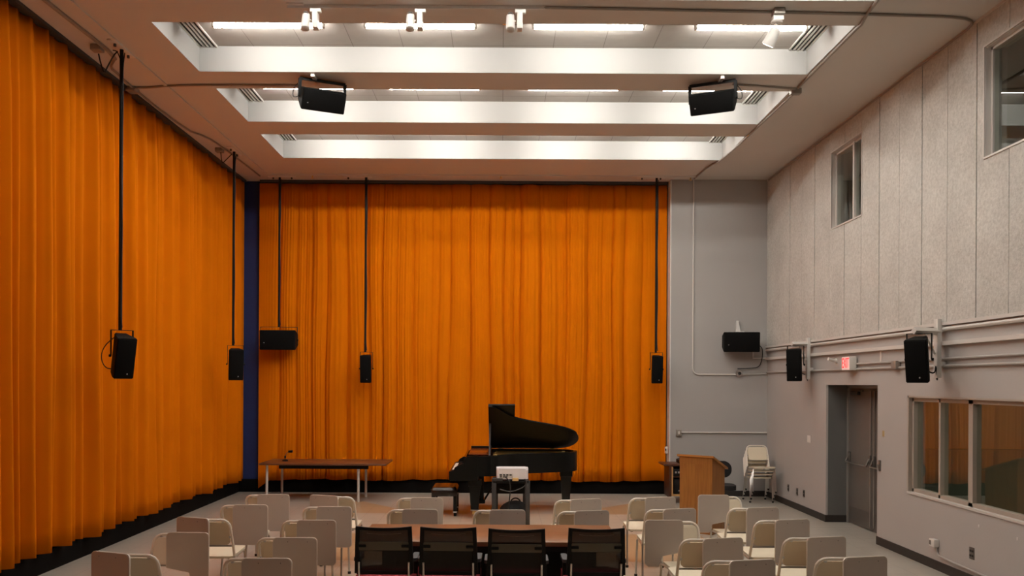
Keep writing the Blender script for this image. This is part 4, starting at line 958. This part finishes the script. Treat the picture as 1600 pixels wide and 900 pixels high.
def tab_chair(side, facing, ydeg=0):
    """side +1: tablet at local +x; facing: 'stage' = tablet parked behind the back, 'camera' = tablet parked over the seat"""
    t = thing('tablet_chair', 'x', 'chair', (0, 0, 0), group='cream chairs with grey writing tablets')
    chair_frame(t, side)
    s = side
    if facing == 'stage':
        x0, x1, z0, z1, y = -0.02, 0.335, 0.405, 0.815, -0.385; yaw = R(ydeg)*s
        poly = rrect(x0, z0, x1, z1, 0.035, 5)
        piv = Vector((0.0, y, 0))
    else:
        x0, x1, z0, z1, y = 0.01, 0.365, 0.40, 0.845, -0.085; yaw = 0
        poly = [(x1-0.03, z0), (x1, z0+0.03)] + [(x1-0.035+0.035*math.cos(R(a)), z1-0.035+0.035*math.sin(R(a))) for a in (0, 30, 60, 90)] + [(x0+0.035-0.035*math.sin(R(a)), z1-0.035+0.035*math.cos(R(a))) for a in (0, 30, 60, 90)] + [(x0, 0.54), (0.20, 0.50), (0.235, z0)]
        piv = Vector((0.0, y, 0))
    poly = [(x*s, z) for x, z in poly]
    rot = Matrix.Rotation(yaw, 3, 'Z')
    fn = lambda v: tuple(rot @ Vector((v[0], 0.02*(v[2]-0.6)*-0 + v[1], v[2])) + piv)
    tb = MB().prism(poly, -0.009, 0.009, 'xz', fn=fn).build('writing_tablet', 'tablet', t, smooth=False)
    cxm = sum(p[0] for p in poly)/len(poly); czm = sum(p[1] for p in poly)/len(poly)
    big = [(p[0]+0.0045*(1 if p[0] > (x0+x1)/2*s else -1), p[1]+0.0045*(1 if p[1] > czm else -1)) for p in poly]
    MB().prism(big, -0.0055, 0.0075, 'xz', fn=fn).build('edge_band', 'tabedge', tb, smooth=False)
    b = MB()
    if facing == 'stage':
        q = fn((s*0.19, 0.0, 0.60)); b.tube([(s*0.187, rec(0.60), 0.60), (s*0.195, (rec(0.6)+q[1])/2, 0.605), (q[0], q[1]+0.01, 0.60)], 0.012, 8)
        q = fn((s*0.19, 0.0, 0.47)); b.tube([(s*0.193, rec(0.45), 0.45), (q[0], q[1]+0.01, 0.47)], 0.010, 8)
        b.box((q[0], q[1]+0.014, 0.54), (0.05, 0.012, 0.18))
    else:
        b.tube([(s*0.187, rec(0.60), 0.60), (s*0.235, -0.14, 0.60), (s*0.235, y-0.009, 0.60)], 0.011, 8)
    b.build('tablet_bracket', 'conduit', t)
    if facing == 'stage':
        for xx in (0.10, 0.26):
            q = fn((s*xx, -0.010, 0.785)); MB().cyl(q, (q[0], q[1]-0.002, q[2]), 0.0035, n=8).build('tablet_screw', 'grey', tb)
    return t
HB = 0.80
rows = {'1': 'front row', '2': 'second row', '3': 'third row', '4': 'fourth row', '5': 'nearest row'}
cols = {'A': 'of the far left column', 'B': 'left of the office chairs', 'C': 'middle', 'D': 'right of the office chairs', 'E': 'of the far right column'}
# (column, row, edge pixel of the back, which edge, top pixel, tablet side in view, facing)
chairs = [('A', '5', 247, 'r', 866, -1, 's'), ('A', '4', 240, 'l', 835, 1, 'c'), ('A', '3', 359, 'r', 811, -1, 's'), ('A', '2', 345, 'l', 789, 1, 's'), ('A', '1', 383, 'l', 773, 1, 's'),
 ('B', '5', 349, 'l', 872, 1, 's'), ('B', '4', 402, 'l', 840, 1, 's'), ('B', '3', 440, 'l', 813, 1, 's'), ('B', '2', 474, 'l', 792, 1, 's'), ('B', '1', 554, 'r', 776, -1, 's'),
 ('C', '1', 621, 'l', 778, 1, 's'), ('C', '2', 606, 'l', 796, 1, 's'), ('C', '2', 740, 'l', 797, 1, 's'), ('C', '1', 866, 'l', 781, 1, 's'), ('C', '2', 872, 'l', 799, 1, 's'),
 ('D', '1', 984, 'l', 778, 1, 's'), ('D', '2', 1008, 'l', 796, 1, 's'), ('D', '3', 1092, 'r', 815, -1, 'c'), ('D', '4', 1063, 'l', 842, 1, 's'), ('D', '5', 1100, 'l', 876, 1, 's'),
 ('E', '1', 1158, 'r', 776, -1, 'c'), ('E', '2', 1139, 'l', 794, 1, 's'), ('E', '3', 1178, 'l', 813, 1, 's'), ('E', '4', 1225, 'l', 840, 1, 's'), ('E', '5', 1277, 'l', 871, 1, 's')]
clab = {10: 'tablet chair left of the bench, front row of the middle block', 11: 'tablet chair behind the left end of the long conference table', 12: 'tablet chair directly below the white projector', 13: 'tablet chair below the piano tail, front row of the middle block', 14: 'tablet chair behind the right end of the long conference table'}
protos = {}
for i, (c, r, e, ed, ty_, sd, fc) in enumerate(chairs):
    u, v = uv(e, ty_); hb = HB if fc == 's' else 0.767; Yb = (EYE-hb)*F/v + (0.05 if i == 1 else 0); X = u*Yb/F + (0.187 if ed == 'l' else -0.187)
    if fc == 'c': loc, rz, key = (X, Yb-0.295, 0), PI, (-sd, 'camera')
    else: loc, rz, key = (X, Yb+0.295, 0), 0.0, (sd, 'stage', 20 if sd < 0 else (13 if c in 'DE' or i in (13, 14) else 1))
    rz += R(random.uniform(-1.5, 1.5)) + 0
    sdn = ('left' if sd < 0 else 'right')
    lab = ('cream ' + clab[i]) if i in clab else f'cream chair, grey tablet on its {sdn}, {rows[r]} {cols[c]}' + (', facing us' if fc == 'c' else '')
    if key not in protos:
        p = tab_chair(*key); p.location = loc; p.rotation_euler = (0, 0, rz); p['label'] = lab; protos[key] = p
    else: p = dup(protos[key], loc, rz, lab)
    p.scale = (1, 1, 0.96 if fc == 'c' else 1)
# stack of four plain chairs in the corner, facing the room
sp = at(1185, 770, 15.2)
base = thing('stacking_chair', 'cream stacking chair at the bottom of the corner stack', 'chair', (sp.x, 15.22, 0.0), PI, group='cream stacking chairs in the corner')
chair_frame(base, 1)
for k, nm in ((1, 'second from the bottom of the corner stack'), (2, 'third from the bottom of the corner stack'), (3, 'on top of the corner stack')):
    dup(base, (sp.x+0.004*k, 15.22-0.045*k, 0.062*k), PI, f'cream stacking chair {nm}')

# ================================================================== CONFERENCE TABLE AND OFFICE CHAIRS
t = thing('conference_table', 'long wood conference table behind the row of office chairs', 'table', (-0.10, 7.70, 0))
MB().bb((-1.13, -0.44, 0.70), (1.13, 0.44, 0.74), bevel=0.004).build('tabletop', 'conf', t)
MB().bb((-1.127, -0.437, 0.655), (1.127, -0.41, 0.70)).bb((-1.127, 0.41, 0.655), (1.127, 0.437, 0.70)).build('edge_rail', 'black', t, smooth=False)
for s in (-1, 1):
    l = MB(); l.box((s*0.92, 0, 0.35), (0.09, 0.05, 0.60), bevel=0.008); l.box((s*0.92, 0, 0.03), (0.07, 0.74, 0.05), bevel=0.01); l.box((s*0.92, 0, 0.67), (0.06, 0.6, 0.05)); l.build('leg', 'black', t)
MB().box((0, 0.0, 0.45), (1.78, 0.02, 0.30)).build('modesty_panel', 'black', t)

def office_chair():
    t = thing('office_chair', 'x', 'chair', (0, 0, 0), group='black mesh office chairs at the conference table')
    lean = lambda z: -0.215 - (z-0.5)*0.13
    b = MB(); hwT, hwB, zT, zB = 0.208, 0.222, 0.935, 0.555
    # frame: broad side rails, slim curved top rail
    for s in (-1, 1):
        pts = [(s*(hwB+(hwT-hwB)*q), lean(zB+(zT-zB)*q), zB+(zT-zB)*q) for q in (0, 0.25, 0.5, 0.75, 1)]
        for a, c in zip(pts, pts[1:]):
            b.prism([(a[0]-0.016, a[2]), (a[0]+0.016, a[2]), (c[0]+0.016, c[2]), (c[0]-0.016, c[2])], 0, 0.03, 'xz', fn=lambda v: (v[0], v[1]+lean(v[2])-0.015, v[2]))
    def curve(z, sag, hw, h):
        n = 12; P = [(-hw+2*hw*k/n, z - sag*(1-(2*k/n-1)**2)) for k in range(n+1)]
        b.prism([(x, zz-h) for x, zz in P] + [(x, zz) for x, zz in P[::-1]], 0, 0.022, 'xz', fn=lambda v: (v[0], v[1]+lean(v[2])-0.012, v[2]))
    curve(zT+0.006, 0.014, hwT+0.016, 0.024); curve(0.575, 0.0, hwB, 0.03)
    fr = b.build('back_frame', 'black', t, smooth=False)
    MB().grid(13, 15, lambda u, v: ((2*u-1)*(hwB+(hwT-hwB)*v), lean(zB+(zT-zB)*v) + 0.02*(1-(2*u-1)**2)*0.6, zB+0.01+(zT-0.012-zB-0.014*(1-(2*u-1)**2))*v)).build('back_mesh', 'mesh', t, normals=False)
    b = MB().grid(13, 2, lambda u, v: ((2*u-1)*0.19, lean(0.885)+0.006, 0.888+0.003*v-0.014*(1-(2*u-1)**2))); b.build('mesh_seam', 'plate', t, normals=False)
    b = MB().prism(rrect(-0.20, 0.745, 0.20, 0.815, 0.01), 0, 0.008, 'xz', fn=lambda v: (v[0], v[1]+lean(v[2])-0.016+0.02*(1-(v[0]/0.2)**2), v[2]))
    lb = b.build('lumbar_bar', mat('olive grey lumbar bar', (0.16, 0.145, 0.10), 0.7) if 'lum' not in M else M['lum'], t, smooth=False)
    for s in (-1, 1): MB().box((s*0.172, lean(0.78)-0.018, 0.782), (0.06, 0.02, 0.022), bevel=0.004).build('lumbar_grip', 'black', lb)
    for s in (-1, 1): MB().tube([(s*0.20, lean(0.64)-0.022, 0.65), (s*0.20, lean(0.5)-0.018, 0.46), (s*0.17, -0.12, 0.40)], 0.009, 8).build('back_upright', 'chrome', t)
    b = MB().prism(rrect(-0.245, -0.20, 0.245, 0.27, 0.07, 6), 0.43, 0.515)
    bmesh.ops.bevel(b.bm, geom=[e for e in b.bm.edges if abs(e.verts[0].co.z-e.verts[1].co.z) < 1e-4 and e.verts[0].co.z > 0.5], offset=0.025, segments=3, affect='EDGES')
    b.build('seat', 'red', t)
    MB().bb((-0.2, -0.16, 0.385), (0.2, 0.18, 0.43), bevel=0.01).build('seat_pan', 'black', t)
    for s in (-1, 1):
        a = MB(); a.box((s*0.234, -0.03, 0.53), (0.034, 0.055, 0.22), bevel=0.012); a.box((s*0.215, -0.03, 0.405), (0.07, 0.05, 0.03), bevel=0.006)
        a = a.build('arm_post', 'black', t)
        MB().prism([(x+s*0.234, y) for x, y in rrect(-0.025, -0.17, 0.025, 0.09, 0.024, 6)], 0.638, 0.665).build('arm_pad', 'armpad', a)
        MB().box((s*0.234, -0.03, 0.40), (0.03, 0.03, 0.06)).build('arm_bracket', 'chrome', a)
    MB().cyl((0, 0, 0.12), (0, 0, 0.39), 0.03, n=14).build('column', 'black', t)
    for k in range(5):
        a = 2*PI*k/5+0.3; l = MB().tube([(0, 0, 0.14), (0.235*math.cos(a), 0.235*math.sin(a), 0.09)], [0.028, 0.016], 8).build('base_leg', 'black', t)
        MB().cyl((0.235*math.cos(a)-0.012, 0.235*math.sin(a), 0.03), (0.235*math.cos(a)+0.012, 0.235*math.sin(a), 0.03), 0.03, n=14).build('caster', 'rubber', l)
    return t
M['lum'] = mat('olive grey lumbar bar', (0.10, 0.092, 0.066), 0.7)
proto = None
for px, py, nm, dy in ((599.5, 822.5, 'leftmost of the four', 0.0), (701.5, 823.5, 'second from left of the four', 0.0), (808, 826, 'third from left of the four', 0.0), (931.5, 825, 'rightmost of the four', 0.0)):
    u, v = uv(px, py); Y = (EYE-0.94)*F/v; lab = f'{nm} black mesh office chairs with red seats'
    loc = (u*Y/F, Y+0.275, 0)
    if proto is None: proto = office_chair(); proto.location = loc; proto['label'] = lab
    else: dup(proto, loc, R(random.uniform(-1.5, 1.5)), lab)

# ================================================================== CAMERA, WORLD, VIEW
cd = bpy.data.cameras.new('camera'); cam = bpy.data.objects.new('camera', cd); COL.objects.link(cam)
cd.sensor_width = 36.0; cd.lens = 36.0*F/1600
cd.shift_x = (800-CX)/1600; cd.shift_y = (CY-450)/1600
cam.matrix_world = Matrix.Translation((0, 0, EYE)) @ Matrix.Rotation(R(90), 4, 'X') @ Matrix.Rotation(ROLL, 4, 'Z')
cd.clip_start = 0.1; cd.clip_end = 100
SC.camera = cam
w = bpy.data.worlds.new('world'); SC.world = w; w.use_nodes = True
w.node_tree.nodes['Background'].inputs[0].default_value = (0.02, 0.02, 0.02, 1); w.node_tree.nodes['Background'].inputs[1].default_value = 1.0
SC.view_settings.view_transform = 'Standard'; SC.view_settings.look = 'None'; SC.view_settings.gamma = 1.0; SC.view_settings.use_curve_mapping = False
SC.view_settings.exposure = 0.0
SC.cycles.max_bounces = 10; SC.cycles.diffuse_bounces = 6; SC.cycles.glossy_bounces = 4; SC.cycles.transparent_max_bounces = 12
SC.cycles.sample_clamp_indirect = 8.0; SC.cycles.caustics_reflective = False; SC.cycles.caustics_refractive = False
